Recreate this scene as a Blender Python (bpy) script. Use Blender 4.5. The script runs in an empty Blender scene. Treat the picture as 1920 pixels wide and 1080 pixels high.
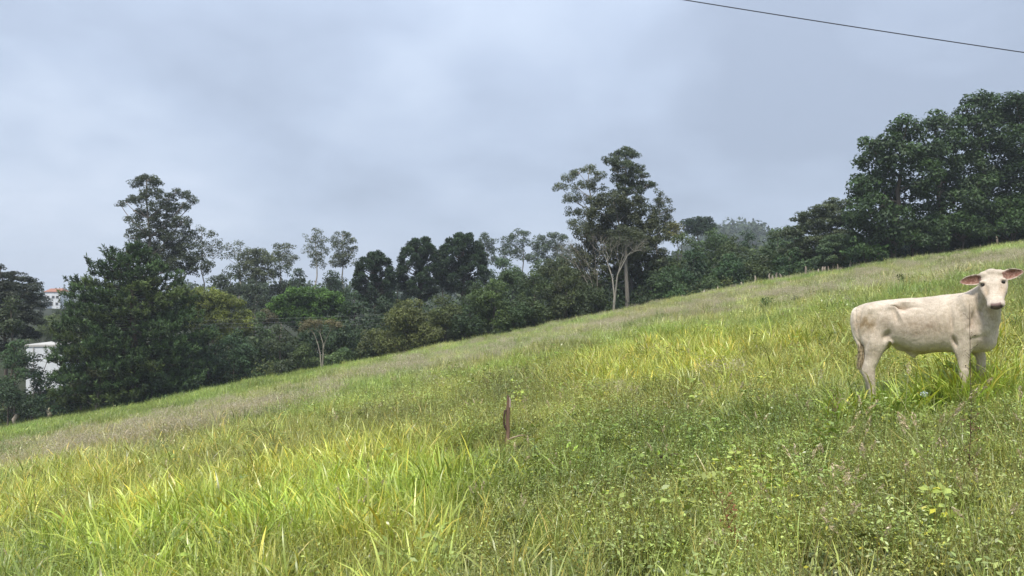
import bpy, bmesh, math, random
import numpy as np
from mathutils import Vector, Matrix

SC = bpy.context.scene
COL = SC.collection
R = math.radians
F = 1387.0                       # focal length of the lens in photo pixels (1920 wide)
PITCH = math.atan(15 / F)

# ------------------------------------------------------------------ camera
cam = bpy.data.cameras.new('camera')
cam.sensor_width = 36.0
cam.lens = 36.0 * F / 1920
cam.clip_start = 0.05
cam.clip_end = 6000
camo = bpy.data.objects.new('camera', cam)
camo.location = (0, 0, 0)
camo.rotation_euler = (R(90) + PITCH, 0, 0)
COL.objects.link(camo)
SC.camera = camo

# ------------------------------------------------------------------ light
SUN_EL, SUN_AZ = R(58), R(200)      # azimuth clockwise from +Y: behind the camera, a little left
SC.view_settings.view_transform = 'Standard'
SC.view_settings.look = 'None'
SC.view_settings.exposure = 1.5
SC.view_settings.gamma = 1
SC.view_settings.use_curve_mapping = False

world = bpy.data.worlds.new('World')
SC.world = world
world.use_nodes = True
nt = world.node_tree
nt.nodes.clear()
N, L = nt.nodes.new, nt.links.new


def nmath(nt, op, a, b=None, c=None, clamp=False):
    n = nt.nodes.new('ShaderNodeMath')
    n.operation = op
    n.use_clamp = clamp
    for i, v in enumerate((a, b, c)):
        if v is None:
            continue
        if isinstance(v, (int, float)):
            n.inputs[i].default_value = v
        else:
            nt.links.new(v, n.inputs[i])
    return n.outputs[0]


def nmix(nt, fac, a, b, blend='MIX'):
    n = nt.nodes.new('ShaderNodeMix')
    n.data_type = 'RGBA'
    n.blend_type = blend
    for s, v in ((n.inputs[0], fac), (n.inputs[6], a), (n.inputs[7], b)):
        if isinstance(v, (int, float)):
            s.default_value = v
        elif isinstance(v, tuple):
            s.default_value = v if len(v) == 4 else (*v, 1)
        else:
            nt.links.new(v, s)
    return n.outputs[2]


def nramp(nt, fac, pts):
    n = nt.nodes.new('ShaderNodeValToRGB')
    e = n.color_ramp.elements
    while len(e) < len(pts):
        e.new(0.5)
    for i, (p, c) in enumerate(pts):
        e[i].position = p
        e[i].color = c if len(c) == 4 else (*c, 1)
    nt.links.new(fac, n.inputs[0])
    return n.outputs[0]


def nnoise(nt, vec, scale, detail=4, rough=0.55, dist=0.0):
    n = nt.nodes.new('ShaderNodeTexNoise')
    n.inputs['Scale'].default_value = scale
    n.inputs['Detail'].default_value = detail
    n.inputs['Roughness'].default_value = rough
    n.inputs['Distortion'].default_value = dist
    if vec is not None:
        nt.links.new(vec, n.inputs['Vector'])
    return n.outputs[0]


sky = N('ShaderNodeTexSky')
sky.sky_type = 'NISHITA'
sky.sun_disc = False
sky.sun_elevation = SUN_EL
sky.sun_rotation = SUN_AZ
tc = N('ShaderNodeTexCoord')
sep = N('ShaderNodeSeparateXYZ')
L(tc.outputs['Generated'], sep.inputs[0])
zc = nmath(nt, 'MAXIMUM', sep.outputs[2], 0.0)
den = nmath(nt, 'ADD', zc, 0.34)
comb = N('ShaderNodeCombineXYZ')
L(nmath(nt, 'DIVIDE', sep.outputs[0], den), comb.inputs[0])
L(nmath(nt, 'DIVIDE', sep.outputs[1], den), comb.inputs[1])
cv = comb.outputs[0]
n1 = nnoise(nt, cv, 1.15, 5, 0.5, 0.2)
n2 = nnoise(nt, cv, 3.4, 7, 0.52, 0.25)
mixn = nmath(nt, 'ADD', nmath(nt, 'MULTIPLY', n1, 0.66), nmath(nt, 'MULTIPLY', n2, 0.34))
K = 10.0                            # cloud radiance is divided by the background strength below


def bank(px, py, width):
    """how much a direction lies inside one bank of cloud"""
    X, Y = (px - 960) / F, (540 - py) / F
    v = Vector((X, math.cos(PITCH) - Y * math.sin(PITCH), math.sin(PITCH) + Y * math.cos(PITCH))).normalized()
    d = nt.nodes.new('ShaderNodeVectorMath')
    d.operation = 'DOT_PRODUCT'
    L(tc.outputs['Generated'], d.inputs[0])
    d.inputs[1].default_value = v
    mr = nt.nodes.new('ShaderNodeMapRange')
    mr.interpolation_type = 'SMOOTHSTEP'
    mr.inputs['From Min'].default_value = math.cos(R(width))
    mr.inputs['From Max'].default_value = 1.0
    L(d.outputs['Value'], mr.inputs['Value'])
    return mr.outputs[0]


for px_, py_c, wdt, amt in ((1640, 60, 16, -0.20), (1150, 190, 15, -0.07), (1330, 200, 7, 0.07), (560, 330, 20, -0.05), (60, 500, 18, 0.17), (1740, 20, 7, 0.12), (250, 60, 22, -0.03), (1400, 330, 14, -0.05)):
    mixn = nmath(nt, 'ADD', mixn, nmath(nt, 'MULTIPLY', nmath(nt, 'MULTIPLY', bank(px_, py_c, wdt), nmath(nt, 'ADD', n2, 0.45)), amt))
cloud = nramp(nt, mixn, [(0.30, (0.240, 0.283, 0.362)), (0.44, (0.304, 0.357, 0.452)),
                         (0.54, (0.354, 0.409, 0.503)), (0.72, (0.445, 0.495, 0.585))])
# an overcast sky: brighter towards the zenith, and a pale band low on the horizon
elev = nmath(nt, 'POWER', zc, 1.2)
bright = nmath(nt, 'ADD', nmath(nt, 'MULTIPLY', elev, 1.0), 0.92)
hor = nmath(nt, 'POWER', nmath(nt, 'SUBTRACT', 1.0, zc, clamp=True), 16)
c1 = nmix(nt, nmath(nt, 'MULTIPLY', hor, 0.34), cloud, (0.47, 0.56, 0.69))
vm = N('ShaderNodeVectorMath')
vm.operation = 'SCALE'
L(c1, vm.inputs[0])
L(nmath(nt, 'MULTIPLY', bright, K), vm.inputs['Scale'])
skymix = nmix(nt, 0.94, sky.outputs[0], vm.outputs[0])
bg = N('ShaderNodeBackground')
bg.inputs['Strength'].default_value = 0.060
L(skymix, bg.inputs[0])
wo = N('ShaderNodeOutputWorld')
L(bg.outputs[0], wo.inputs['Surface'])

sun = bpy.data.lights.new('sun', 'SUN')
sun.energy = 1.5
sun.angle = R(10)
sun.color = (1.0, 0.95, 0.86)
suno = bpy.data.objects.new('sun', sun)
dsun = Vector((math.sin(SUN_AZ) * math.cos(SUN_EL), math.cos(SUN_AZ) * math.cos(SUN_EL), math.sin(SUN_EL)))
suno.rotation_euler = dsun.to_track_quat('Z', 'Y').to_euler()
suno.location = dsun * 100
COL.objects.link(suno)

SC.cycles.max_bounces = 6
SC.cycles.diffuse_bounces = 3
SC.cycles.transmission_bounces = 4
SC.cycles.transparent_max_bounces = 6
SC.cycles.volume_bounces = 0
SC.cycles.use_denoising = True
SC.cycles.caustics_reflective = False
SC.cycles.caustics_refractive = False

# ------------------------------------------------------------------ projection helpers
cp, sp_ = math.cos(PITCH), math.sin(PITCH)


def pt(px, py, D):
    """the point that the photo shows at (px, py), D metres ahead"""
    X, Y = (px - 960) / F, (540 - py) / F
    d = (X, cp - Y * sp_, sp_ + Y * cp)
    k = D / d[1]
    return Vector((d[0] * k, D, d[2] * k))


def proj(x, y, z):
    fw = np.maximum(y * cp + z * sp_, 0.01)
    up = -y * sp_ + z * cp
    return 960 + F * x / fw, 540 - F * up / fw


def sstep(a, b, x):
    t = np.clip((x - a) / (b - a), 0, 1)
    return t * t * (3 - 2 * t)


def edge(x):
    """how far ahead the pasture ends, at side x"""
    return 60.0 + 2.0 * np.sin(x * 0.09) + 0.8 * np.sin(x * 0.31 + 1)


def vnoise(x, y, s, seed=0):
    """smooth value noise"""
    x, y = np.asarray(x, float) / s, np.asarray(y, float) / s
    xi, yi = np.floor(x), np.floor(y)
    fx, fy = x - xi, y - yi
    fx, fy = fx * fx * (3 - 2 * fx), fy * fy * (3 - 2 * fy)

    def h(a, b):
        v = np.sin(a * 127.1 + b * 311.7 + seed * 74.7) * 43758.5453
        return v - np.floor(v)
    return (h(xi, yi) * (1 - fx) + h(xi + 1, yi) * fx) * (1 - fy) + (h(xi, yi + 1) * (1 - fx) + h(xi + 1, yi + 1) * fx) * fy


def terrain(x, y):
    x = np.asarray(x, float)
    y = np.asarray(y, float)
    xs = np.sign(x) * (np.minimum(np.abs(x), 50) + 40 * (1 - np.exp(-np.maximum(np.abs(x) - 50, 0) / 40)))
    yy = np.clip(y, -60, 62)
    z = -1.7 + 0.1745 * xs - 0.0276 * yy
    # gentle swells of the pasture
    near = sstep(9, 26, np.hypot(x, y))
    z = z + near * (0.55 * np.exp(-((x - 22) ** 2 + (y - 58) ** 2) / 260) + 0.25 * (vnoise(x, y, 14, 3) - 0.5) * sstep(70, 50, y))
    z = z - 0.35 * np.exp(-((x + 30) ** 2 / 160 + (y - 50) ** 2 / 60)) * near
    # beyond the hedge line the land drops into a shallow valley and rises again far off
    drop = sstep(64, 110, y)
    vz = -9 + 2.0 * (vnoise(x, y, 60, 5) - 0.5)
    z = z * (1 - drop) + vz * drop
    far = sstep(130, 240, np.hypot(x, y)) * sstep(20, 60, y)
    z = z + far * 5.0
    z = z + 36.5 * np.exp(-((x - 128) ** 2 / 40 ** 2 + (y - 420) ** 2 / 90 ** 2))
    z = z + 8 * np.exp(-((x - 20) ** 2 / 200 ** 2 + (y - 600) ** 2 / 140 ** 2))
    return z


def tz(x, y):
    return float(terrain(x, y))


def ground_at(px, py):
    d = pt(px, py, 1.0)
    k = 2.0
    while k < 90:
        if d.z * k < tz(d.x * k, k):
            break
        k += 0.02
    return Vector((d.x * k, k, tz(d.x * k, k)))


# ------------------------------------------------------------------ object helpers
def mesh_np(name, verts, faces, cols=None, mat=None, smooth=False):
    """verts (N,3), faces (M,3) or (M,4), cols (N,3) linear"""
    verts = np.asarray(verts, np.float32)
    faces = np.asarray(faces, np.int32)
    me = bpy.data.meshes.new(name)
    me.vertices.add(len(verts))
    me.vertices.foreach_set('co', verts.ravel())
    k = faces.shape[1]
    me.loops.add(faces.size)
    me.loops.foreach_set('vertex_index', faces.ravel())
    me.polygons.add(len(faces))
    me.polygons.foreach_set('loop_start', np.arange(0, faces.size, k, dtype=np.int32))
    me.polygons.foreach_set('loop_total', np.full(len(faces), k, np.int32))
    if smooth:
        me.polygons.foreach_set('use_smooth', np.ones(len(faces), bool))
    me.update(calc_edges=True)
    if cols is not None:
        a = me.color_attributes.new('col', 'FLOAT_COLOR', 'POINT')
        c = np.ones((len(verts), 4), np.float32)
        c[:, :3] = cols
        a.data.foreach_set('color', c.ravel())
    if mat:
        me.materials.append(mat)
    return me


def link(name, me, parent=None):
    o = bpy.data.objects.new(name, me)
    COL.objects.link(o)
    if parent is not None:
        o.parent = parent
    return o


def tag(o, label=None, cat=None, group=None, kind=None):
    if label:
        o['label'] = label
    if cat:
        o['category'] = cat
    if group:
        o['group'] = group
    if kind:
        o['kind'] = kind
    return o


def thing(name, loc, label, cat, group=None, rz=0):
    o = bpy.data.objects.new(name, None)
    o.empty_display_size = 0.3
    o.location = loc
    o.rotation_euler = (0, 0, rz)
    COL.objects.link(o)
    return tag(o, label, cat, group)


class Geo:
    """collects quads (triangles as doubled quads are avoided: everything is a quad)"""
    def __init__(self):
        self.v, self.f, self.c, self.n = [], [], [], 0

    def add(self, v, f, c):
        v = np.asarray(v, np.float32)
        self.v.append(v)
        self.f.append(np.asarray(f, np.int32) + self.n)
        c = np.asarray(c, np.float32)
        self.c.append(np.broadcast_to(c, v.shape) if c.ndim == 1 else c)
        self.n += len(v)

    def tube(self, pts, rad, sides=6, col=(1, 1, 1), cap=True):
        pts = np.asarray(pts, float)
        rad = np.broadcast_to(np.asarray(rad, float), (len(pts),))
        t = np.gradient(pts, axis=0)
        t /= np.linalg.norm(t, axis=1, keepdims=True) + 1e-9
        ref = np.array([0.0, 0, 1]) if abs(t[0][2]) < 0.9 else np.array([1.0, 0, 0])
        a = np.cross(t, ref)
        a /= np.linalg.norm(a, axis=1, keepdims=True) + 1e-9
        b = np.cross(t, a)
        th = np.arange(sides) * 2 * math.pi / sides
        ring = (a[:, None] * np.cos(th)[None, :, None] + b[:, None] * np.sin(th)[None, :, None]) * rad[:, None, None] + pts[:, None]
        n = len(pts)
        V = ring.reshape(-1, 3)
        i = np.arange(n - 1)[:, None] * sides
        j = np.arange(sides)[None]
        jn = (j + 1) % sides
        Fq = np.stack([i + j, i + jn, i + sides + jn, i + sides + j], -1).reshape(-1, 4)
        self.add(V, Fq, col)

    def mesh(self, name, mat, smooth=False):
        return mesh_np(name, np.concatenate(self.v), np.concatenate(self.f), np.concatenate(self.c), mat, smooth)


def bez(p0, p1, p2, n=6):
    t = np.linspace(0, 1, n)[:, None]
    p0, p1, p2 = (np.asarray(p, float) for p in (p0, p1, p2))
    return (1 - t) ** 2 * p0 + 2 * t * (1 - t) * p1 + t * t * p2


# ------------------------------------------------------------------ materials
def new_mat(name):
    m = bpy.data.materials.new(name)
    m.use_nodes = True
    nt = m.node_tree
    b = nt.nodes['Principled BSDF']
    return m, nt, b


def leaf_mat(name, transl=0.3, rough=0.5, spec=0.35, tinted=False, nscale=0.0):
    m, nt, b = new_mat(name)
    at = nt.nodes.new('ShaderNodeAttribute')
    at.attribute_name = 'col'
    c = at.outputs['Color']
    if tinted:
        t2 = nt.nodes.new('ShaderNodeAttribute')
        t2.attribute_type = 'INSTANCER'
        t2.attribute_name = 'tint'
        c = nmix(nt, 1.0, c, t2.outputs['Color'], 'MULTIPLY')
    if nscale:
        g = nt.nodes.new('ShaderNodeNewGeometry')
        n = nnoise(nt, g.outputs['Position'], nscale, 3, 0.6)
        v = nramp(nt, n, [(0.3, (0.88, 0.96, 0.78)), (0.7, (1.6, 1.66, 1.22))])
        c = nmix(nt, 1.0, c, v, 'MULTIPLY')
    nt.links.new(c, b.inputs['Base Color'])
    b.inputs['Roughness'].default_value = rough
    b.inputs['Specular IOR Level'].default_value = spec
    tr = nt.nodes.new('ShaderNodeBsdfTranslucent')
    nt.links.new(nmix(nt, 1.0, c, (1.15, 1.25, 0.7, 1), 'MULTIPLY'), tr.inputs[0])
    mx = nt.nodes.new('ShaderNodeMixShader')
    mx.inputs[0].default_value = transl
    nt.links.new(b.outputs[0], mx.inputs[1])
    nt.links.new(tr.outputs[0], mx.inputs[2])
    nt.links.new(mx.outputs[0], nt.nodes['Material Output'].inputs['Surface'])
    return m


M_LEAF = leaf_mat('foliage', 0.22, 0.55, 0.3, nscale=0.5)
M_NEEDLE = leaf_mat('needles', 0.1, 0.55, 0.25, nscale=0.7)
M_GRASS = leaf_mat('grass_blade', 0.24, 0.36, 0.6, tinted=True)
M_WEED = leaf_mat('weed_leaf', 0.18, 0.36, 0.6, tinted=True)


def rough_mat(name, scale, c_lo, c_hi, bump=0.3, rough=0.85, use_col=True, stretch=(1, 1, 1), detail=6):
    m, nt, b = new_mat(name)
    g = nt.nodes.new('ShaderNodeTexCoord')
    mp = nt.nodes.new('ShaderNodeMapping')
    mp.inputs['Scale'].default_value = stretch
    nt.links.new(g.outputs['Object'], mp.inputs[0])
    n = nnoise(nt, mp.outputs[0], scale, detail, 0.62)
    c = nramp(nt, n, [(0.3, c_lo), (0.7, c_hi)])
    if use_col:
        at = nt.nodes.new('ShaderNodeAttribute')
        at.attribute_name = 'col'
        c = nmix(nt, 1.0, c, at.outputs['Color'], 'MULTIPLY')
    nt.links.new(c, b.inputs['Base Color'])
    b.inputs['Roughness'].default_value = rough
    b.inputs['Specular IOR Level'].default_value = 0.2
    if bump:
        bp = nt.nodes.new('ShaderNodeBump')
        bp.inputs['Strength'].default_value = bump
        bp.inputs['Distance'].default_value = 0.03
        nt.links.new(n, bp.inputs['Height'])
        nt.links.new(bp.outputs[0], b.inputs['Normal'])
    return m


M_BARK = rough_mat('bark', 6, (0.55, 0.55, 0.55), (1.25, 1.2, 1.15), 0.6, stretch=(1, 1, 0.25))
M_WOOD = rough_mat('weathered_wood', 14, (0.55, 0.5, 0.46), (1.3, 1.25, 1.2), 0.6, stretch=(1, 1, 0.12))

# ------------------------------------------------------------------ ground
def build_ground():
    ang = np.concatenate([np.linspace(-60, 60, 241), np.linspace(60, 300, 121)[1:-1]])
    ang = np.radians(ang)
    rad = np.concatenate([[0.0], np.geomspace(0.6, 2600, 150)])
    A, Rr = np.meshgrid(ang, rad)
    x, y = Rr * np.sin(A), Rr * np.cos(A)
    z = terrain(x, y)
    z = z + 0.03 * (vnoise(x, y, 0.35, 9) - 0.5) * (Rr < 70) + 0.08 * (vnoise(x, y, 1.4, 2) - 0.5) * (Rr < 70)
    nr, na = A.shape
    i = np.arange(nr - 1)[:, None] * na
    j = np.arange(na)[None]
    jn = (j + 1) % na
    f = np.stack([i + j, i + jn, i + na + jn, i + na + j], -1).reshape(-1, 4)
    m, nt, b = new_mat('soil_and_thatch')
    g = nt.nodes.new('ShaderNodeNewGeometry')
    a1 = nnoise(nt, g.outputs['Position'], 0.35, 5, 0.6)
    a2 = nnoise(nt, g.outputs['Position'], 9.0, 5, 0.65)
    c = nmix(nt, a1, (0.055, 0.075, 0.02), (0.10, 0.095, 0.045))
    c = nmix(nt, 1.0, c, nramp(nt, a2, [(0.3, (0.5, 0.5, 0.5)), (0.7, (1.4, 1.35, 1.2))]), 'MULTIPLY')
    sp = nt.nodes.new('ShaderNodeSeparateXYZ')
    nt.links.new(g.outputs['Position'], sp.inputs[0])
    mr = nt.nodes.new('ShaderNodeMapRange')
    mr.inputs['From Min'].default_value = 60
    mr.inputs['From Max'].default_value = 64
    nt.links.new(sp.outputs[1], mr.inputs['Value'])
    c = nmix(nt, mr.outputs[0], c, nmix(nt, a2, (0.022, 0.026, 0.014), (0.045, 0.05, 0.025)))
    nt.links.new(c, b.inputs['Base Color'])
    b.inputs['Roughness'].default_value = 0.95
    b.inputs['Specular IOR Level'].default_value = 0.1
    bp = nt.nodes.new('ShaderNodeBump')
    bp.inputs['Strength'].default_value = 0.7
    bp.inputs['Distance'].default_value = 0.05
    nt.links.new(a2, bp.inputs['Height'])
    nt.links.new(bp.outputs[0], b.inputs['Normal'])
    v = np.stack([x, y, z], -1).reshape(-1, 3)
    me = mesh_np('pasture_ground', v, f, None, m, True)
    o = link('ground', me)
    tag(o, 'sloping pasture ground rising to the right', kind='structure')


build_ground()


# ------------------------------------------------------------------ foliage
def unit(v):
    return v / (np.linalg.norm(v, axis=-1, keepdims=True) + 1e-9)


def leaf_quads(G, C, Nn, size, aspect, col, rng, along=None):
    """diamond leaves at C facing Nn"""
    n = len(C)
    rnd = rng.normal(size=(n, 3))
    if along is not None:
        rnd = along + rnd * 0.15
    t = rnd - (rnd * Nn).sum(1, keepdims=True) * Nn
    t = unit(t)
    b = np.cross(Nn, t)
    s = np.broadcast_to(size, (n,))[:, None] * rng.uniform(0.55, 1.45, (n, 1))
    w = s * aspect
    V = np.empty((n, 4, 3))
    V[:, 0] = C - t * s * 0.5
    V[:, 1] = C + b * w * 0.5 + Nn * s * 0.08
    V[:, 2] = C + t * s * 0.5
    V[:, 3] = C - b * w * 0.5 + Nn * s * 0.08
    Fq = np.arange(n * 4).reshape(n, 4)
    cc = np.repeat(col, 4, axis=0) if np.ndim(col) == 2 else col
    G.add(V.reshape(-1, 3), Fq, cc)


DENS = 5.6


def puff_crown(G, lobes, sr, leaf, dens, base, rng, flat=0.75, hole=0.0, var=0.22, aspect=0.5, top_col=None, inner=0.25):
    """lobes: list of (center, radii). Returns puff centres (for the twigs)."""
    puffs = []
    for (c, r) in lobes:
        c = np.array(c)
        r = np.array(r)
        area = 4 * math.pi * ((r[0] * r[1]) ** 1.6 / 3 + (r[0] * r[2]) ** 1.6 / 3 + (r[1] * r[2]) ** 1.6 / 3) ** (1 / 1.6)
        K = max(5, int(area / (math.pi * sr * sr) * 1.25))
        d = unit(rng.normal(size=(K, 3)))
        k = rng.uniform(0.7, 1.0, (K, 1))
        pc = c + d * r * k
        keep = (rng.random(K) > hole) & ((d[:, 2] > -0.75) | (rng.random(K) < 0.5))
        pc, d = pc[keep], d[keep]
        puffs.append(pc)
        for p, dd in zip(pc, d):
            s = sr * rng.uniform(0.6, 1.35)
            n = int(DENS * dens * s * s / (leaf * leaf * aspect))
            if n < 4:
                continue
            q = unit(rng.normal(size=(n, 3)) + np.array([0, 0, 0.25]))
            rad = s * rng.uniform(0.35, 1.05, (n, 1)) ** 0.6
            C = p + q * rad * np.array([1, 1, flat])
            Nn = unit(q * 0.8 + rng.normal(size=(n, 3)) * 0.55 + np.array([0, 0, 0.45]))
            tone = rng.uniform(1 - var, 1 + var) * rng.uniform(1 - var, 1 + var, (n, 1))
            cc = np.array(base) * tone
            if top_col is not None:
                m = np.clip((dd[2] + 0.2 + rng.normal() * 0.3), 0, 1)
                cc = cc * (1 - m) + np.array(top_col) * tone * m  # upper puffs take the lighter colour: light from above put into the leaves
            leaf_quads(G, C, Nn, leaf, aspect, cc, rng)
        # sparse inner leaves so that the lobe is not hollow
        n = int(3 * inner * dens * r[0] * r[1] * r[2] ** 0.5 / (leaf * leaf * aspect))
        if n > 0:
            q = unit(rng.normal(size=(n, 3)))
            C = c + q * r * rng.uniform(0.1, 0.75, (n, 1))
            leaf_quads(G, C, unit(rng.normal(size=(n, 3))), leaf * 1.3, aspect, np.array(base) * rng.uniform(0.7, 1.1, (n, 1)), rng)
    return puffs


def limb_trunk(G, base, lobes, puffs, r0, col, rng, twigs=5, fork=None, lean=0.0, bare=False):
    base = np.array(base)
    cs = [np.array(c) for c, r in lobes]
    top = max(range(len(cs)), key=lambda i: cs[i][2])
    ht = cs[top][2] - base[2]
    mid = base + (cs[top] - base) * 0.5
    mid[:2] = base[:2] * 0.65 + cs[top][:2] * 0.35 + rng.normal(size=2) * ht * 0.02
    path = bez(base - np.array([0, 0, 0.3]), mid, cs[top], 12)
    path[2:-1, :2] += rng.normal(size=(9, 2)) * ht * 0.006
    rr = np.linspace(1, 0.22, 12) ** 1.1 * r0
    rr[0] *= 1.35
    G.tube(path, rr, 8, col)
    lo = fork if fork is not None else 0.25
    for i, c in enumerate(cs):
        if i != top:
            dist = np.linalg.norm(c[:2] - path[:, :2], axis=1)
            want = c[2] - 0.75 * dist
            k = int(np.argmin(np.abs(path[:, 2] - want)))
            k = min(max(k, int(lo * 11)), 10)
            p0 = path[k]
            m = p0 * 0.45 + c * 0.55
            m[2] -= 0.12 * np.linalg.norm(c - p0)
            m += rng.normal(size=3) * 0.05 * np.linalg.norm(c - p0)
            G.tube(bez(p0, m, c, 7), np.linspace(rr[k] * 0.6, r0 * 0.10, 7), 5, col)
        if puffs and twigs and len(puffs[i]):
            P = puffs[i]
            sel = rng.choice(len(P), min(twigs, len(P)), replace=False)
            for j in sel:
                q = P[j]
                m = (c + q) / 2 + rng.normal(size=3) * 0.1 * np.linalg.norm(q - c)
                G.tube(bez(c - np.array([0, 0, 0.15]), m, q, 4), np.linspace(r0 * 0.12, 0.012, 4), 4, col)


PXM = lambda D: D / F               # metres per photo pixel at distance D


def make_tree(name, label, cat, D, lobes_px, base_px=None, sr=0.6, leaf=0.2, dens=1.0, color=(0.05, 0.07, 0.03), seed=0,
              bark=(0.12, 0.10, 0.08), r0=0.16, flat=0.75, hole=0.0, group=None, depth=0.9, spread=0.35, twigs=4,
              var=0.22, top_col=None, aspect=0.5, inner=0.25, mat=None, fork=None, trunk=True, part='crown'):
    rng = np.random.default_rng(seed + 11)
    m = PXM(D)
    xs = [l[0] for l in lobes_px]
    wid = (max(xs) - min(xs)) * m
    lobes = []
    for l in lobes_px:
        dz = l[4] if len(l) > 4 else rng.uniform(-1, 1) * spread * max(wid * 0.5, 0.3)
        ry = l[3] if len(l) > 3 else l[2] * 0.8
        c = pt(l[0], l[1], D + dz)
        lobes.append((np.array(c), np.array([l[2] * m, max(l[2], ry) * m * depth, ry * m])))
    bx = base_px if base_px is not None else sum(xs) / len(xs)
    bw = pt(bx, 555, D)
    base = np.array([bw.x, D, tz(bw.x, D)])
    root = thing(name, base, label, cat, group)
    G = Geo()
    puffs = puff_crown(G, [(c - base, r) for c, r in lobes], sr, leaf, dens, color, rng, flat, hole, var, aspect, top_col, inner)
    link(part, G.mesh(part, mat or M_LEAF), root)
    if trunk:
        T = Geo()
        limb_trunk(T, [0, 0, 0], [(c - base, r) for c, r in lobes], puffs, r0, bark, rng, twigs, fork)
        link('trunk', T.mesh('trunk', M_BARK, True), root)
    return root


def dome(cx, top, bot, w, n=9, seed=0, k=0.36):
    """lobes (in photo pixels) that fill a rounded crown"""
    rng = np.random.default_rng(seed)
    out = []
    h = bot - top
    r = w * k * 0.5
    out.append((cx + rng.uniform(-.08, .08) * w, top + r * 0.85, r, r * 0.85))
    for i in range(n - 1):
        a = i / (n - 1) * 2 * math.pi + rng.uniform(-.25, .25)
        lev = rng.uniform(0.2, 1)
        hw = math.sqrt(max(0.0, 1 - (1 - lev) ** 2)) if lev < 0.55 else 1.0
        x = cx + math.cos(a) * (w * 0.5 - r) * hw * rng.uniform(0.75, 1.05)
        y = top + r * 0.7 + lev * (h - 1.7 * r)
        out.append((x, y, r * rng.uniform(0.8, 1.15), r * rng.uniform(0.65, 0.95), math.sin(a) * (w * 0.5 - r) * hw * 0.05))
    return out


# ---- the right-hand wood: tall broad-leaved trees against the sky
DK = (0.036, 0.056, 0.030)
RL = [
    ('broadleaf_tree', 'tall dark tree forming the left shoulder of the big right-hand wood', 60, 1672,
     [(1625, 355, 26, 26), (1640, 300, 28, 22), (1632, 272, 20, 12), (1665, 268, 26, 20), (1697, 250, 24, 18), (1700, 232, 22, 10), (1608, 340, 15, 10), (1690, 300, 34, 30),
      (1650, 350, 40, 34), (1700, 370, 42, 36), (1630, 400, 38, 34), (1680, 420, 46, 36), (1730, 330, 30, 30), (1735, 275, 24, 22), (1605, 415, 20, 24), (1640, 455, 40, 26), (1740, 440, 34, 30)], 1),
    ('broadleaf_tree', 'tall dark tree in the middle of the right-hand wood behind the calf', 62, 1765,
     [(1755, 226, 20, 14), (1775, 245, 30, 20), (1745, 232, 13, 10), (1790, 275, 34, 26), (1760, 300, 34, 30), (1800, 320, 34, 30), (1770, 355, 40, 34), (1810, 385, 40, 34),
      (1765, 410, 42, 34), (1800, 440, 44, 26), (1840, 345, 28, 24)], 2),
    ('broadleaf_tree', 'highest dark tree of the right-hand wood, near the picture edge', 63, 1860,
     [(1825, 190, 17, 12), (1812, 205, 14, 8), (1850, 192, 26, 14), (1868, 215, 30, 20), (1830, 235, 30, 24), (1880, 245, 34, 26), (1850, 280, 36, 28), (1890, 300, 34, 30),
      (1830, 310, 22, 24), (1870, 345, 38, 30), (1850, 390, 40, 34), (1900, 400, 40, 36), (1870, 440, 44, 24)], 3),
    ('broadleaf_tree', 'dark tree cut off by the right picture edge, last of the wood', 61, 1960,
     [(1905, 188, 18, 14), (1925, 205, 34, 26), (1960, 200, 40, 26), (1925, 260, 36, 30), (1985, 250, 44, 34), (1925, 330, 36, 32), (1975, 330, 50, 40), (1935, 395, 42, 34),
      (2000, 400, 50, 40), (1945, 440, 44, 24)], 4),
]
for nm, lab, D, bx, lb, sd in RL:
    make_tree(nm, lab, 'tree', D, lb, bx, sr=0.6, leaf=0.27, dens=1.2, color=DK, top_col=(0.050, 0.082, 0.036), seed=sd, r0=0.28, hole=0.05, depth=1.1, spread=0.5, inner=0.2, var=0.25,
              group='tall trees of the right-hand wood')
for i, (px, lab) in enumerate([(2110, 'tall dark tree just outside the picture on the right'), (2260, 'dark tree farther outside the picture on the right')]):
    make_tree('broadleaf_tree', lab, 'tree', 61 + i, dome(px, 170, 440, 190, 13, 40 + i), px, sr=0.8, leaf=0.42, dens=0.7, color=DK, seed=70 + i, r0=0.28)

# lower dark trees that close the foot of the wood
for i, (px, top, bot, w, D, lab) in enumerate([
        (1625, 420, 510, 95, 59.5, 'low dark leafy tree beside the banana plant at the foot of the wood'),
        (1710, 400, 486, 120, 60.5, 'low dark tree in the shade at the foot of the right-hand wood'),
        (1805, 385, 468, 120, 60.5, 'low dark tree directly above the calf\'s shoulders'),
        (1900, 370, 455, 130, 60.5, 'low dark tree above the calf\'s head by the picture edge')]):
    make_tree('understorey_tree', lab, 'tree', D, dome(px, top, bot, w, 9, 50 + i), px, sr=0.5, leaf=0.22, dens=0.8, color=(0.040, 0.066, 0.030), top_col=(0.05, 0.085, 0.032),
              seed=30 + i, r0=0.12, group='low trees at the foot of the right-hand wood')

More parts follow.
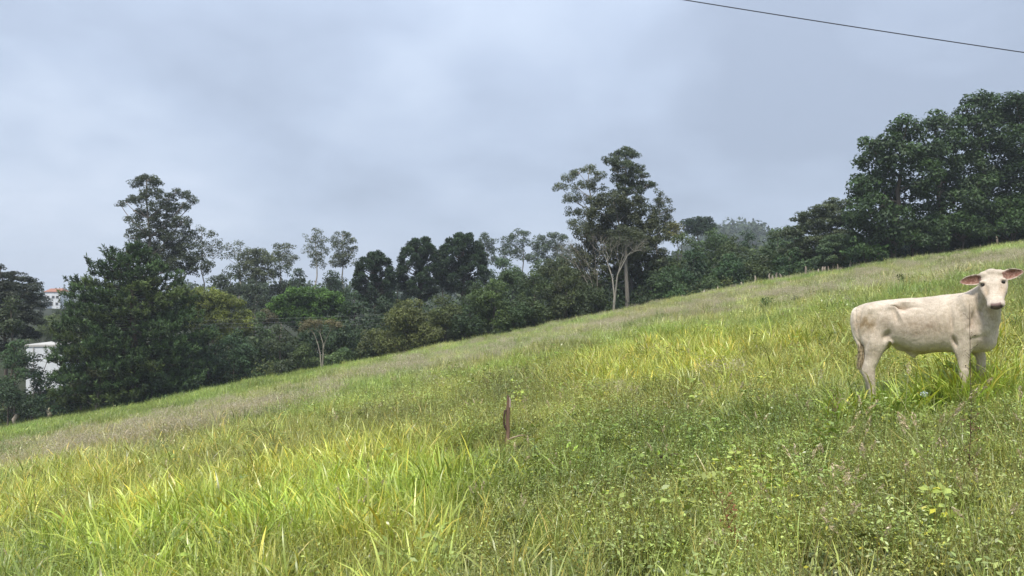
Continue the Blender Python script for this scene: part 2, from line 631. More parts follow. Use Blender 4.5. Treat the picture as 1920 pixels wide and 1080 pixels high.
# ---- layered, greyish trees stepping down from the wood
make_tree('flat_crowned_tree', 'greyish flat-layered tree stepping down from the left edge of the right-hand wood', 'tree', 66,
          [(1560, 380, 14, 8), (1545, 392, 26, 7), (1580, 385, 24, 9), (1525, 402, 26, 7), (1565, 405, 34, 9), (1500, 413, 20, 6), (1540, 420, 40, 9), (1590, 415, 30, 12), (1510, 432, 36, 9),
           (1560, 440, 40, 12), (1480, 440, 22, 8), (1530, 455, 44, 11), (1590, 450, 30, 16), (1500, 470, 40, 12), (1560, 475, 44, 14), (1480, 490, 30, 14)],
          1555, sr=0.42, leaf=0.17, dens=1.0, color=(0.052, 0.066, 0.044), top_col=(0.085, 0.098, 0.062), seed=81, flat=0.45, r0=0.2, bark=(0.16, 0.15, 0.13))
make_tree('flat_crowned_tree', 'smaller flat-topped grey-green tree in front of the layered tree', 'tree', 62,
          [(1570, 452, 26, 12), (1555, 465, 22, 10), (1590, 468, 20, 10), (1550, 488, 20, 9)], 1560, sr=0.4, leaf=0.16, dens=1.1, color=(0.06, 0.09, 0.055),
          top_col=(0.08, 0.11, 0.065), seed=82, flat=0.5, r0=0.1)

MIDR = [  # px, top, bottom, width, D, colour, label
    (1275, 436, 560, 90, 74, (0.065, 0.085, 0.035), 'rounded olive tree just right of the tall eucalyptus group'),
    (1335, 434, 545, 110, 78, (0.052, 0.078, 0.036), 'rounded green tree below the flat dark far crown'),
    (1405, 433, 530, 60, 80, (0.034, 0.056, 0.034), 'narrow darker tree standing up in the middle of the right tree line'),
    (1375, 442, 540, 90, 75, (0.058, 0.074, 0.036), 'olive tree left of the narrow dark tree'),
    (1455, 426, 530, 80, 76, (0.060, 0.086, 0.040), 'mid green tree right of the narrow dark tree'),
    (1300, 470, 575, 85, 66, (0.036, 0.064, 0.034), 'dark green tree at the pasture edge left of the first fence stakes'),
    (1365, 475, 558, 80, 65, (0.040, 0.070, 0.036), 'dark leafy tree behind the white-topped fence stake'),
    (1255, 500, 580, 70, 63, (0.045, 0.072, 0.036), 'bushy tree at the pasture edge right of the pale trunks'),
    (1425, 478, 548, 75, 64, (0.056, 0.070, 0.034), 'brownish green tree behind the tall fence stake'),
    (1480, 470, 538, 80, 64, (0.036, 0.062, 0.032), 'dark bushy tree behind the cluster of fence stakes'),
    (1530, 478, 528, 70, 64, (0.040, 0.066, 0.034), 'dark bushy tree left of the banana plant'),
    (1335, 520, 575, 50, 62, (0.058, 0.082, 0.042), 'small light green tree at the pasture edge with fence stakes either side'),
    (1270, 545, 592, 50, 61.5, (0.05, 0.085, 0.035), 'small green bush at the pasture edge below the olive tree'),
]
for i, (px, top, bot, w, D, c, lab) in enumerate(MIDR):
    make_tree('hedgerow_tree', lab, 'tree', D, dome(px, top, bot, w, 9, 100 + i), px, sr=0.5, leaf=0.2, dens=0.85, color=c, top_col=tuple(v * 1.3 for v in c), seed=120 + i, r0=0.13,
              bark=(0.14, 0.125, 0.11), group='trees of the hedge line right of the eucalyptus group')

make_tree('flat_crowned_tree', 'far dark flat-crowned araucaria on the skyline right of the eucalyptus group', 'tree', 120,
          [(1290, 420, 14, 8), (1305, 414, 18, 7), (1322, 416, 16, 8), (1333, 425, 12, 7), (1310, 424, 24, 6), (1312, 433, 27, 8)], 1312, sr=0.5, leaf=0.26, dens=1.1, color=(0.026, 0.044, 0.026), seed=140, flat=0.7, r0=0.25)
make_tree('broadleaf_tree', 'yellowish autumn-tinted crown peeping over the skyline beside the eucalyptus group', 'tree', 105,
          [(1255, 428, 14, 12), (1270, 424, 12, 8), (1262, 440, 20, 12)], 1262, sr=0.5, leaf=0.26, dens=1.0, color=(0.13, 0.12, 0.03), seed=141, r0=0.2)
for i, (px, top, w, D, lab) in enumerate([(1480, 428, 90, 130, 'hazy green crown on the skyline left of the layered tree'), (1350, 438, 60, 140, 'hazy green crown on the skyline below the distant hill')]):
    make_tree('broadleaf_tree', lab, 'tree', D, dome(px, top, top + 60, w, 7, 150 + i), px, sr=0.9, leaf=0.36, dens=1.0, color=(0.06, 0.10, 0.04), seed=150 + i, r0=0.2)

# ---- the tall eucalyptus group in the middle
EU = (0.078, 0.090, 0.062)
EUB = (0.34, 0.31, 0.27)
make_tree('eucalyptus_tree', 'left eucalyptus of the middle group, sparse pale crown leaning left', 'tree', 72,
          [(1052, 351, 13, 8), (1068, 335, 14, 8), (1085, 323, 15, 8), (1105, 318, 16, 8), (1120, 330, 15, 9), (1078, 352, 17, 8), (1100, 345, 17, 8), (1122, 352, 16, 9), (1066, 372, 14, 9), (1090, 372, 18, 9),
           (1114, 378, 18, 10), (1075, 396, 15, 10), (1098, 400, 18, 11), (1082, 422, 15, 11), (1110, 425, 18, 11), (1072, 418, 8, 6)],
          1118, sr=0.34, leaf=0.16, dens=0.8, color=EU, top_col=(0.11, 0.12, 0.085), seed=201, r0=0.2, bark=EUB, hole=0.2, twigs=6, inner=0.04, group='tall eucalyptus trees of the middle group')
make_tree('eucalyptus_tree', 'tallest eucalyptus of the middle group with flat rounded leaf clumps at its top', 'tree', 70,
          [(1172, 284, 17, 8), (1158, 292, 13, 7), (1186, 290, 13, 8), (1165, 302, 14, 7), (1183, 324, 14, 8), (1160, 338, 18, 8), (1192, 344, 16, 8), (1140, 301, 12, 8), (1147, 308, 10, 6), (1172, 312, 20, 8), (1158, 322, 13, 7), (1196, 316, 15, 7), (1205, 330, 9, 6), (1180, 334, 18, 9),
           (1216, 346, 13, 5), (1203, 352, 10, 6), (1170, 348, 16, 9), (1190, 358, 17, 8), (1160, 362, 16, 10)],
          1176, sr=0.33, leaf=0.15, dens=1.05, color=(0.05, 0.066, 0.042), top_col=(0.075, 0.09, 0.058), seed=202, r0=0.24, bark=EUB, hole=0.1, twigs=5, flat=0.6, inner=0.12, fork=0.5,
          group='tall eucalyptus trees of the middle group')
make_tree('eucalyptus_tree', 'broad dark olive tree filling the middle of the eucalyptus group', 'tree', 67,
          [(1150, 378, 32, 16), (1185, 385, 30, 16), (1130, 400, 30, 18), (1165, 410, 38, 20), (1200, 415, 32, 20), (1120, 430, 28, 18), (1150, 440, 36, 20), (1190, 450, 40, 20), (1220, 440, 24, 20),
           (1130, 462, 34, 18), (1100, 470, 24, 18), (1095, 440, 20, 14), (1145, 520, 24, 18), (1230, 500, 26, 20), (1165, 445, 34, 18), (1115, 495, 28, 18), (1160, 505, 30, 20), (1170, 478, 40, 18), (1215, 480, 34, 22), (1210, 515, 34, 24), (1235, 545, 26, 24), (1180, 510, 26, 20), (1195, 550, 22, 20)],
          1190, sr=0.42, leaf=0.18, dens=1.15, color=(0.047, 0.052, 0.031), top_col=(0.062, 0.067, 0.04), seed=203, r0=0.22, bark=(0.2, 0.18, 0.16), hole=0.08, inner=0.15)
make_tree('eucalyptus_tree', 'right-hand eucalyptus of the middle group with ragged upright tips', 'tree', 71,
          [(1236, 362, 9, 7), (1246, 375, 12, 7), (1232, 382, 13, 9), (1254, 392, 9, 6), (1238, 400, 17, 10), (1216, 392, 13, 9), (1248, 412, 14, 9), (1228, 420, 18, 12), (1240, 440, 17, 13)],
          1225, sr=0.33, leaf=0.15, dens=0.75, color=(0.066, 0.074, 0.045), seed=204, r0=0.15, bark=EUB, hole=0.12, inner=0.08, group='tall eucalyptus trees of the middle group')


def bare_tree(name, label, D, base_px, base_py, stems, seed, bark, spread_px, top_py, cat='tree', r0=0.11, levels=3, leafcol=None, leaf_n=0):
    """trunk with repeatedly forking bare boughs; stems: first segment end points in photo pixels"""
    rng = np.random.default_rng(seed)
    b = pt(base_px, base_py, D)
    base = np.array([b.x, D, tz(b.x, D)])
    root = thing(name, base, label, cat)
    T = Geo()
    tips = []

    def grow(p, d, ln, r, lev):
        q = p + d * ln
        m = (p + q) / 2 + rng.normal(size=3) * ln * 0.09
        T.tube(bez(p, m, q, 5), np.linspace(r, r * 0.62, 5), 6 if lev < 2 else 4, bark)
        if lev >= levels:
            tips.append(q)
            return
        for k in range(rng.integers(2, 4) if lev else 3):
            nd = d + rng.normal(size=3) * np.array([0.55, 0.45, 0.25]) + np.array([0, 0, 0.12])
            nd /= np.linalg.norm(nd)
            grow(q, nd, ln * rng.uniform(0.6, 0.85), r * 0.6, lev + 1)
        if lev > 0:
            tips.append(q)
    for (pts_, dd) in stems:
        P = [np.zeros(3) - np.array([0, 0, 0.2])] + [np.array(pt(x, y, D + dd * i)) - base for i, (x, y) in enumerate(pts_)]
        P = np.array(P)
        T.tube(P, np.linspace(r0, r0 * 0.36, len(P)), 8, bark)
        d = unit(P[-1] - P[-2])
        for k in range(3):
            nd = d + rng.normal(size=3) * np.array([0.5, 0.4, 0.15])
            nd /= np.linalg.norm(nd)
            ht = (P[-1][2] - (pt(0, top_py, D).z - base[2]))
            grow(P[-1], nd, max(0.5, -ht) * rng.uniform(0.34, 0.46), r0 * 0.26, 1)
    link('trunk', T.mesh('trunk', M_BARK, True), root)
    if leafcol is not None:
        G = Geo()
        rng2 = np.random.default_rng(seed + 5)
        for t in tips:
            n = leaf_n
            q = unit(rng2.normal(size=(n, 3)))
            C = t + q * rng2.uniform(0.05, 0.42, (n, 1)) * np.array([1, 1, 0.6])
            leaf_quads(G, C, unit(q + np.array([0, 0, .6])), 0.12, 0.55, np.array(leafcol) * rng2.uniform(0.7, 1.3, (n, 1)), rng2)
        link('crown', G.mesh('crown', M_LEAF), root)
    return root


WB = (0.27, 0.255, 0.22)
bare_tree('bare_tree', 'leafless pale tree with a crooked white trunk before the eucalyptus group', 61.5, 1149, 597,
          [([(1153, 560), (1157, 520), (1163, 497)], 0.1), ([(1152, 555), (1148, 520), (1138, 490)], 0.4), ([(1153, 560), (1158, 515), (1176, 480)], -0.3)], 7, WB, 50, 445, r0=0.10, levels=5)
bare_tree('bare_tree', 'spreading twiggy leafless tree left of the crooked white trunk', 64, 1120, 600,
          [([(1118, 560), (1108, 525)], 0.3), ([(1120, 560), (1095, 520), (1080, 495)], 0.6), ([(1120, 555), (1120, 515)], -0.3)], 8, (0.24, 0.22, 0.18), 60, 440, r0=0.075, levels=5)
bare_tree('slender_tree', 'small pale-branched tree with a sparse reddish crown by the lower pasture edge', 58.5, 604, 682,
          [([(600, 662), (596, 645), (590, 628)], 0.2), ([(606, 662), (606, 645), (600, 625)], 0.4), ([(606, 655), (610, 640), (618, 622)], -0.3)],
          9, (0.27, 0.25, 0.2), 35, 598, r0=0.055, levels=4, leafcol=(0.115, 0.095, 0.06), leaf_n=9)

# ---- pale eucalyptus trunk beside the bare tree
T = Geo()
b0 = pt(1176, 585, 63)
zb = tz(b0.x, 63)
rt = thing('pale_trunk_tree', (b0.x, 63, zb), 'stout pale grey trunk rising into the dark olive crown beside the bare white tree', 'tree')
P = np.array([[0, 0, -0.3], [0.02, 0, 1.2], [-0.05, 0, 2.6], [-0.1, 0.1, 4.2], [-0.05, 0.2, 6.5]])
T.tube(P, [0.23, 0.18, 0.16, 0.14, 0.08], 10, (0.19, 0.175, 0.15))
link('trunk', T.mesh('trunk', M_BARK, True), rt)
G = Geo()
rng = np.random.default_rng(5)
pf = puff_crown(G, [(np.array([-0.1, 0.2, 6.2]), np.array([1.7, 1.5, 1.1])), (np.array([0.8, 0.4, 5.4]), np.array([1.2, 1.2, .8]))], 0.45, 0.17, 0.9, (0.05, 0.056, 0.034), rng)
link('crown', G.mesh('crown', M_LEAF), rt)

# ---- trees between the araucarias and the eucalyptus group
MID = [
    (762, 562, 678, 165, 60, (0.075, 0.080, 0.032), 'large rounded olive bush at the bend of the pasture edge'),
    (835, 556, 655, 90, 61.5, (0.062, 0.072, 0.032), 'rounded brownish olive tree right of the large olive bush'),
    (925, 526, 642, 120, 61, (0.058, 0.080, 0.032), 'rounded leafy green tree below the tallest araucaria'),
    (1005, 510, 625, 105, 62.5, (0.050, 0.066, 0.030), 'dark olive tree in the middle of the hedge line'),
    (1062, 502, 612, 100, 63, (0.052, 0.062, 0.030), 'dark olive tree left of the leafless trees'),
    (1100, 530, 602, 90, 62.5, (0.040, 0.052, 0.028), 'low dark tree directly left of the crooked white trunk'),
    (965, 560, 632, 80, 60.5, (0.040, 0.060, 0.028), 'low dark green tree at the pasture edge in the middle of the hedge line'),
    (880, 575, 650, 70, 60.5, (0.038, 0.058, 0.030), 'low dark tree at the pasture edge left of the rounded leafy tree'),
    (1085, 474, 560, 100, 66, (0.056, 0.058, 0.034), 'dull olive tree seen through the twigs of the leafless trees'),
    (1040, 484, 560, 80, 68, (0.058, 0.068, 0.038), 'dull olive tree left of the leafless twigs, behind the hedge line'),
    (960, 500, 575, 90, 70, (0.050, 0.072, 0.038), 'mid green tree behind the hedge line below the far eucalyptus'),
    (895, 530, 600, 70, 66, (0.045, 0.062, 0.034), 'dark green tree at the foot of the tallest araucaria'),
    (1220, 515, 590, 75, 63.5, (0.036, 0.052, 0.030), 'dark low tree right of the stout pale trunk'),
]
for i, (px, top, bot, w, D, c, lab) in enumerate(MID):
    make_tree('hedgerow_tree', lab, 'tree', D, dome(px, top, bot, w, 11, 300 + i), px, sr=0.45, leaf=0.17, dens=0.85, color=c, top_col=tuple(v * 1.3 for v in c), seed=320 + i, r0=0.13,
              bark=(0.12, 0.105, 0.09), group='trees of the hedge line left of the eucalyptus group')


def araucaria(label, D, px, top, bot, w, seed, low=None):
    """dome of tufted clumps on candelabra boughs over a straight dark trunk"""
    rng = np.random.default_rng(seed)
    m = PXM(D)
    b = pt(px, 555, D)
    base = np.array([b.x, D, tz(b.x, D)])
    root = thing('araucaria_tree', base, label, 'tree', 'dark araucaria trees')
    top_z = pt(px, top, D).z - base[2]
    bot_z = pt(px, bot, D).z - base[2]
    rad = w * m * 0.5
    T, G = Geo(), Geo()
    T.tube(np.array([[0, 0, -0.3], [0.05, 0, top_z * .35], [0, 0, top_z * 0.7], [0, 0, top_z - .4]]), [0.3, 0.25, 0.2, 0.08], 8, (0.09, 0.075, 0.06))
    cz, hz_ = bot_z + (top_z - bot_z) * 0.42, (top_z - bot_z)
    ncl = 74
    for i in range(ncl):
        f = (i + .5) / ncl
        a = i * 2.399963 + rng.uniform(-.3, .3)
        z = bot_z + hz_ * (0.02 + 0.94 * f ** .9) + rng.normal() * .15
        q = (z - cz) / (hz_ * (0.58 if z > cz else 0.50))
        r = rad * math.sqrt(max(0.03, 1 - min(abs(q), 1) ** 2.4)) * (rng.uniform(0.80, 0.98) if i % 4 else rng.uniform(.3, .6))
        e = np.array([math.cos(a) * r, math.sin(a) * r, z])
        s = np.array([0, 0, max(z - 0.45 * r - .2, top_z * .3)])
        T.tube(bez(s, (s + e) / 2 - np.array([0, 0, 0.3]), e, 5), np.linspace(0.06, 0.025, 5), 4, (0.07, 0.06, 0.05))
        sr = rng.uniform(.44, .66) * (rad / 2.3)
        n = int(300 * (sr / 0.5) ** 2)
        d = unit(rng.normal(size=(n, 3)) + np.array([0, 0, 0.3]))
        C = e + d * sr * rng.uniform(0.35, 1.0, (n, 1)) * np.array([1, 1, 0.85])
        Nn = unit(np.cross(d, rng.normal(size=(n, 3))) + d * .5)
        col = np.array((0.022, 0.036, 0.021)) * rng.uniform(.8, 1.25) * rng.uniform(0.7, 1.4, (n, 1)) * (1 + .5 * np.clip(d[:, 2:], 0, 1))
        leaf_quads(G, C, Nn, 0.24, 0.36, col, rng, along=d)
    link('trunk', T.mesh('trunk', M_BARK, True), root)
    link('crown', G.mesh('crown', M_NEEDLE), root)


araucaria('left and lowest of the three dark dome-shaped araucarias', 82, 704, 474, 575, 74, 401)
araucaria('middle one of the three dark dome-shaped araucarias', 84, 787, 447, 560, 80, 402)
araucaria('right and tallest of the three dark araucarias, its straight trunk showing', 84, 868, 438, 550, 88, 403)

# ---- far pale eucalyptus crowns above the hedge line
FAR = [
    (912, [(912, 445, 14, 8), (903, 455, 12, 8), (922, 458, 12, 8), (912, 468, 15, 9), (915, 485, 16, 10)], 'far hazy eucalyptus just right of the tallest araucaria'),
    (945, [(945, 452, 8, 8), (940, 465, 10, 8), (950, 476, 12, 10), (944, 490, 14, 9)], 'slim far hazy eucalyptus second right of the araucarias'),
    (972, [(970, 440, 13, 8), (982, 436, 9, 6), (960, 450, 12, 9), (980, 455, 12, 9), (968, 468, 16, 9), (978, 482, 15, 10)], 'rounded far eucalyptus, tallest between araucarias and middle group'),
    (1012, [(1008, 448, 12, 8), (1020, 452, 10, 7), (1000, 460, 13, 8), (1015, 468, 17, 10), (1005, 484, 18, 12)], 'far hazy eucalyptus with a one-sided crown left of the middle group'),
    (1045, [(1040, 446, 14, 9), (1055, 450, 12, 9), (1035, 462, 18, 11), (1055, 470, 18, 12), (1045, 488, 24, 14)], 'far rounded grey-green crown touching the middle eucalyptus group'),
]
for i, (px, lb, lab) in enumerate(FAR):
    make_tree('eucalyptus_tree', lab, 'tree', 125, lb, px, sr=0.55, leaf=0.26, dens=0.8, color=(0.07, 0.09, 0.065), seed=420 + i, r0=0.22, bark=(0.3, 0.28, 0.25), hole=0.1, inner=0.1,
              group='far eucalyptus trees above the hedge line')
for i, (px, top, bot, w, D, c, lab) in enumerate([
        (945, 484, 560, 90, 110, (0.055, 0.085, 0.045), 'hazy green dome under the far eucalyptus crowns'),
        (1020, 490, 560, 90, 108, (0.060, 0.082, 0.045), 'second hazy green dome under the far eucalyptus crowns'),
        (745, 505, 590, 60, 95, (0.040, 0.062, 0.036), 'dark tree filling the gap between the left and middle araucarias'),
        (828, 495, 575, 60, 96, (0.042, 0.062, 0.038), 'dark tree filling the gap between the middle and right araucarias'),
        (1065, 480, 545, 80, 100, (0.05, 0.07, 0.04), 'dull green crown behind the spreading leafless tree')]):
    make_tree('broadleaf_tree', lab, 'tree', D, dome(px, top, bot, w, 8, 430 + i), px, sr=0.7, leaf=0.28, dens=0.85, color=c, seed=440 + i, r0=0.16)

# ---- left centre: pale slim trees, green dome, olive tree
LC = [
    (594, 108, [(592, 436, 12, 7), (583, 446, 14, 8), (602, 448, 12, 8), (592, 460, 18, 9), (578, 470, 15, 9), (604, 472, 15, 9), (590, 484, 17, 9), (597, 496, 14, 9)], 0.55, 'slim eucalyptus with a bare straight pale trunk above the bright green dome'),
    (645, 106, [(642, 440, 14, 8), (630, 450, 12, 8), (655, 452, 12, 8), (640, 462, 18, 9), (662, 468, 12, 8), (645, 480, 20, 10), (632, 490, 15, 10), (655, 495, 17, 10)], 0.85, 'rounded eucalyptus just left of the lowest araucaria'),
    (530, 104, [(520, 462, 10, 6), (542, 464, 10, 6), (530, 474, 14, 7), (515, 482, 14, 8), (545, 484, 15, 8), (530, 494, 20, 10)], 0.8, 'slim eucalyptus with a forked flat top left of the tall pale-trunked one'),
    (455, 100, [(430, 462, 11, 7), (450, 458, 11, 6), (440, 474, 15, 8), (462, 470, 12, 8), (425, 482, 13, 8)], 0.35, 'thin see-through eucalyptus crown right of the big eucalyptus'),
    (480, 96, [(480, 474, 22, 9), (462, 486, 20, 11), (498, 488, 20, 11), (480, 498, 28, 13), (468, 515, 24, 14), (494, 515, 24, 14)], 1.0, 'rounded grey olive tree with a pale trunk in the left centre'),
]
for i, (px, D, lb, dn, lab) in enumerate(LC):
    make_tree('eucalyptus_tree', lab, 'tree', D, lb, px, sr=0.42, leaf=0.2, dens=dn * 0.9, color=(0.072, 0.082, 0.055), top_col=(0.1, 0.11, 0.075), seed=460 + i, r0=0.2, bark=(0.36, 0.33, 0.28), hole=0.15,
              inner=0.08 if dn < 0.9 else 0.25, fork=0.6, group='slim eucalyptus trees left of the araucarias')
for i, (px, top, bot, w, D, c, lab) in enumerate([
        (430, 498, 590, 85, 94, (0.046, 0.058, 0.040), 'dull dark tree behind the olive tree, right of the big eucalyptus'),
        (520, 500, 590, 85, 98, (0.045, 0.058, 0.040), 'dull dark tree under the forked slim eucalyptus'),
        (560, 508, 590, 60, 97, (0.040, 0.060, 0.040), 'dark tree left of the bare straight pale trunk'),
        (625, 506, 595, 80, 96, (0.042, 0.064, 0.040), 'dark green tree between the pale trunk and the lowest araucaria'),
        (480, 525, 610, 80, 90, (0.042, 0.055, 0.036), 'shaded tree behind the gap between olive tree and green dome'),
        (665, 545, 640, 70, 72, (0.036, 0.058, 0.032), 'dark shaded tree below the lowest araucaria'),
        (720, 560, 640, 80, 74, (0.036, 0.054, 0.032), 'dark tree behind the left side of the large olive bush')]):
    make_tree('broadleaf_tree', lab, 'tree', D, dome(px, top, bot, w, 8, 480 + i), px, sr=0.6, leaf=0.24, dens=0.85, color=c, seed=490 + i, r0=0.16)
make_tree('mango_tree', 'bright green dome-shaped tree with fresh leaf clumps in the left centre', 'tree', 73,
          [(560, 553, 28, 13), (590, 550, 24, 12), (540, 563, 26, 14), (615, 558, 24, 12), (520, 578, 24, 14), (638, 570, 20, 12), (575, 572, 34, 16), (605, 578, 32, 16), (545, 590, 34, 18),
           (640, 590, 22, 14), (515, 598, 20, 14), (580, 605, 40, 18), (620, 610, 34, 16)],
          578, sr=0.42, leaf=0.18, dens=1.2, color=(0.040, 0.072, 0.026), top_col=(0.090, 0.160, 0.034), seed=501, r0=0.2)  # much brighter top colour paints the lit top of the dome
make_tree('olive_tree', 'broad yellowish olive tree right of the big pine behind the power lines', 'tree', 67,
          [(385, 552, 28, 13), (410, 558, 26, 13), (360, 565, 26, 16), (432, 572, 24, 14), (395, 580, 34, 18), (450, 590, 20, 14), (425, 600, 32, 18), (370, 600, 30, 20), (460, 612, 18, 14), (440, 630, 34, 16), (400, 630, 34, 18)],
          410, sr=0.42, leaf=0.17, dens=0.95, color=(0.085, 0.100, 0.036), top_col=(0.165, 0.18, 0.045), seed=502, r0=0.18)
LOWL = [
    (390, 610, 722, 90, 60, (0.038, 0.064, 0.036), 'dark glossy leafy tree right of the big pine at the pasture edge'),
    (440, 618, 712, 80, 61, (0.042, 0.070, 0.040), 'dark green bushy tree below the power lines'),
    (528, 608, 706, 75, 59, (0.052, 0.064, 0.042), 'greyish brown bushy tree between the power lines and pasture edge'),
    (490, 590, 660, 60, 66, (0.062, 0.088, 0.046), 'light grey-green tree top crossed by the power lines'),
    (500, 580, 625, 45, 69, (0.070, 0.062, 0.042), 'small brownish tree left of the bright green dome'),
    (570, 640, 695, 60, 59.5, (0.065, 0.085, 0.040), 'small yellowish green bush left of the slender pale-branched tree'),
    (645, 605, 680, 75, 63, (0.042, 0.062, 0.038), 'dark low tree right of the slender pale-branched tree'),
    (640, 655, 690, 50, 59.5, (0.095, 0.13, 0.065), 'pale leafy bush at the pasture edge right of the slender tree'),
    (685, 640, 690, 50, 60, (0.05, 0.07, 0.035), 'low dark bush tucked against the large olive bush'),
    (600, 610, 660, 90, 66, (0.036, 0.056, 0.034), 'dark tree mass behind the slender pale-branched tree'),
]
for i, (px, top, bot, w, D, c, lab) in enumerate(LOWL):
    make_tree('hedgerow_tree', lab, 'tree', D, dome(px, top, bot, w, 9, 510 + i), px, sr=0.4, leaf=0.17, dens=0.85, color=c, top_col=tuple(v * 1.3 for v in c), seed=530 + i, r0=0.1,
              group='bushes and low trees between the pine and the olive bush')

# ---- the big eucalyptus behind the pine
make_tree('eucalyptus_tree', 'tall dark eucalyptus with spreading top boughs behind the big pine', 'tree', 76,
          [(275, 336, 20, 7), (256, 345, 13, 7), (290, 345, 15, 7), (236, 378, 11, 6), (226, 384, 7, 5), (248, 372, 8, 5), (345, 365, 10, 6), (356, 372, 8, 6), (364, 379, 8, 4), (330, 360, 9, 6),
           (285, 362, 22, 10), (310, 372, 18, 9), (268, 378, 18, 10), (300, 390, 24, 12), (322, 392, 18, 10), (340, 388, 12, 8), (275, 402, 24, 12), (250, 415, 14, 9), (310, 415, 28, 14), (338, 418, 18, 12),
           (265, 430, 24, 13), (295, 440, 30, 15), (330, 445, 28, 15), (250, 445, 14, 10), (355, 440, 16, 10), (310, 468, 34, 16), (350, 470, 28, 16), (275, 465, 28, 15), (335, 495, 34, 18), (370, 500, 28, 18), (300, 495, 30, 18)],
          292, sr=0.36, leaf=0.16, dens=0.85, color=(0.048, 0.058, 0.040), top_col=(0.072, 0.082, 0.056), seed=601, r0=0.3, bark=(0.26, 0.23, 0.2), hole=0.08, twigs=4, inner=0.12, flat=0.65)
make_tree('eucalyptus_tree', 'sparse lower eucalyptus right of the tall dark one, sky showing through', 'tree', 80,
          [(378, 430, 9, 7), (392, 440, 12, 8), (368, 448, 12, 8), (405, 455, 11, 9), (385, 462, 17, 9), (400, 476, 15, 10), (372, 478, 13, 9), (415, 470, 7, 8)],
          385, sr=0.33, leaf=0.16, dens=0.5, color=(0.066, 0.076, 0.05), seed=602, r0=0.15, bark=(0.3, 0.27, 0.23), hole=0.2, inner=0.04)


# ---- the big pine
def big_pine():
    rng = np.random.default_rng(77)
    D, px = 56.0, 250
    b = pt(px, 555, D)
    base = np.array([b.x, D, tz(b.x, D)])
    root = thing('pine_tree', base, 'big dense dark green pine with upright needle tips, left of the pasture', 'tree')
    T, G = Geo(), Geo()
    Z = lambda py: pt(px, py, D).z - base[2]
    m = PXM(D)
    # half width of the crown (left, right) against photo height
    prof = [(462, 5, 5), (475, 36, 26), (490, 62, 48), (510, 88, 70), (535, 106, 92), (565, 122, 108), (600, 132, 122), (640, 142, 142), (670, 148, 158), (700, 150, 150), (735, 142, 132), (765, 120, 105)]
    py_ = np.array([p[0] for p in prof], float)
    lw = np.array([p[1] for p in prof], float)
    rw = np.array([p[2] for p in prof], float)
    top = Z(462)
    T.tube(np.array([[0, 0, -.3], [0.1, 0, top * .4], [-.1, 0, top * .75], [-.5, 0, top * .97]]), [0.38, 0.3, 0.16, 0.04], 8, (0.11, 0.085, 0.065))
    base_c = np.array((0.038, 0.060, 0.028))
    nb = 150
    for i in range(nb):
        py = 463 + (762 - 463) * ((i + 0.5) / nb) ** 0.84
        a = i * 2.399963 + rng.uniform(-.35, .35)
        ca, sa = math.cos(a), math.sin(a)
        hw = np.interp(py, py_, rw if ca > 0 else lw)
        hm = (np.interp(py, py_, rw) + np.interp(py, py_, lw)) / 2
        r = m * (hw * abs(ca) + hm * (1 - abs(ca))) * rng.uniform(0.80, 1.05)
        e = np.array([ca * r, sa * r, Z(py) + .1])
        s = np.array([0, 0, min(e[2] - 0.10 * r, top * 0.97)])
        if e[2] < top * 0.35:
            s[2] = e[2] + .7
        path = bez(s, (s + e) / 2 - np.array([0, 0, 0.10 + 0.05 * r]), e, 13)
        T.tube(path[::3], np.linspace(0.06, 0.012, 5), 4, (0.05, 0.042, 0.032))
        tan_v = np.array([-sa, ca, 0])
        tone0 = rng.uniform(0.72, 1.28)
        warm = rng.random() < 0.3
        nt_ = max(9, int(4 + r * 5.4))
        for k in range(nt_):
            t = 1.0 if k == 0 else (0.12 if py < 540 else 0.3) + (0.88 if py < 540 else 0.7) * rng.random() ** .75
            wide = 0.42 * r * (1.05 - t) ** .5 * (1 if k else 0)
            p = path[min(12, int(t * 12))] + tan_v * rng.uniform(-1, 1) * wide + rng.normal(size=3) * np.array([0.10, 0.10, 0.07])
            n = 26
            ln = rng.uniform(0.36, 0.66) * (1.15 if k < 2 else 1)
            axis = unit(np.array([ca * 0.45, sa * 0.45, 1.0]) + rng.normal(size=3) * 0.25)
            tpos = rng.uniform(0, 1, (n, 1))
            d = unit(rng.normal(size=(n, 3)) + axis * 1.2)
            C = p + axis * ln * tpos + d * 0.12
            col = base_c * (np.array([1.35, 1.12, .95]) if warm else 1) * tone0 * rng.uniform(.88, 1.12) * (0.55 + 1.25 * tpos) * rng.uniform(0.8, 1.2, (n, 1))  # dark inside, lighter at the tips: lit boughs and shade put into the colour
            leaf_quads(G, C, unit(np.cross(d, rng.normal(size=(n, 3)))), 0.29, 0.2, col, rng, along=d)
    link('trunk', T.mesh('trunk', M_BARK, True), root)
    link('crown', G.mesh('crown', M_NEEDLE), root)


big_pine()

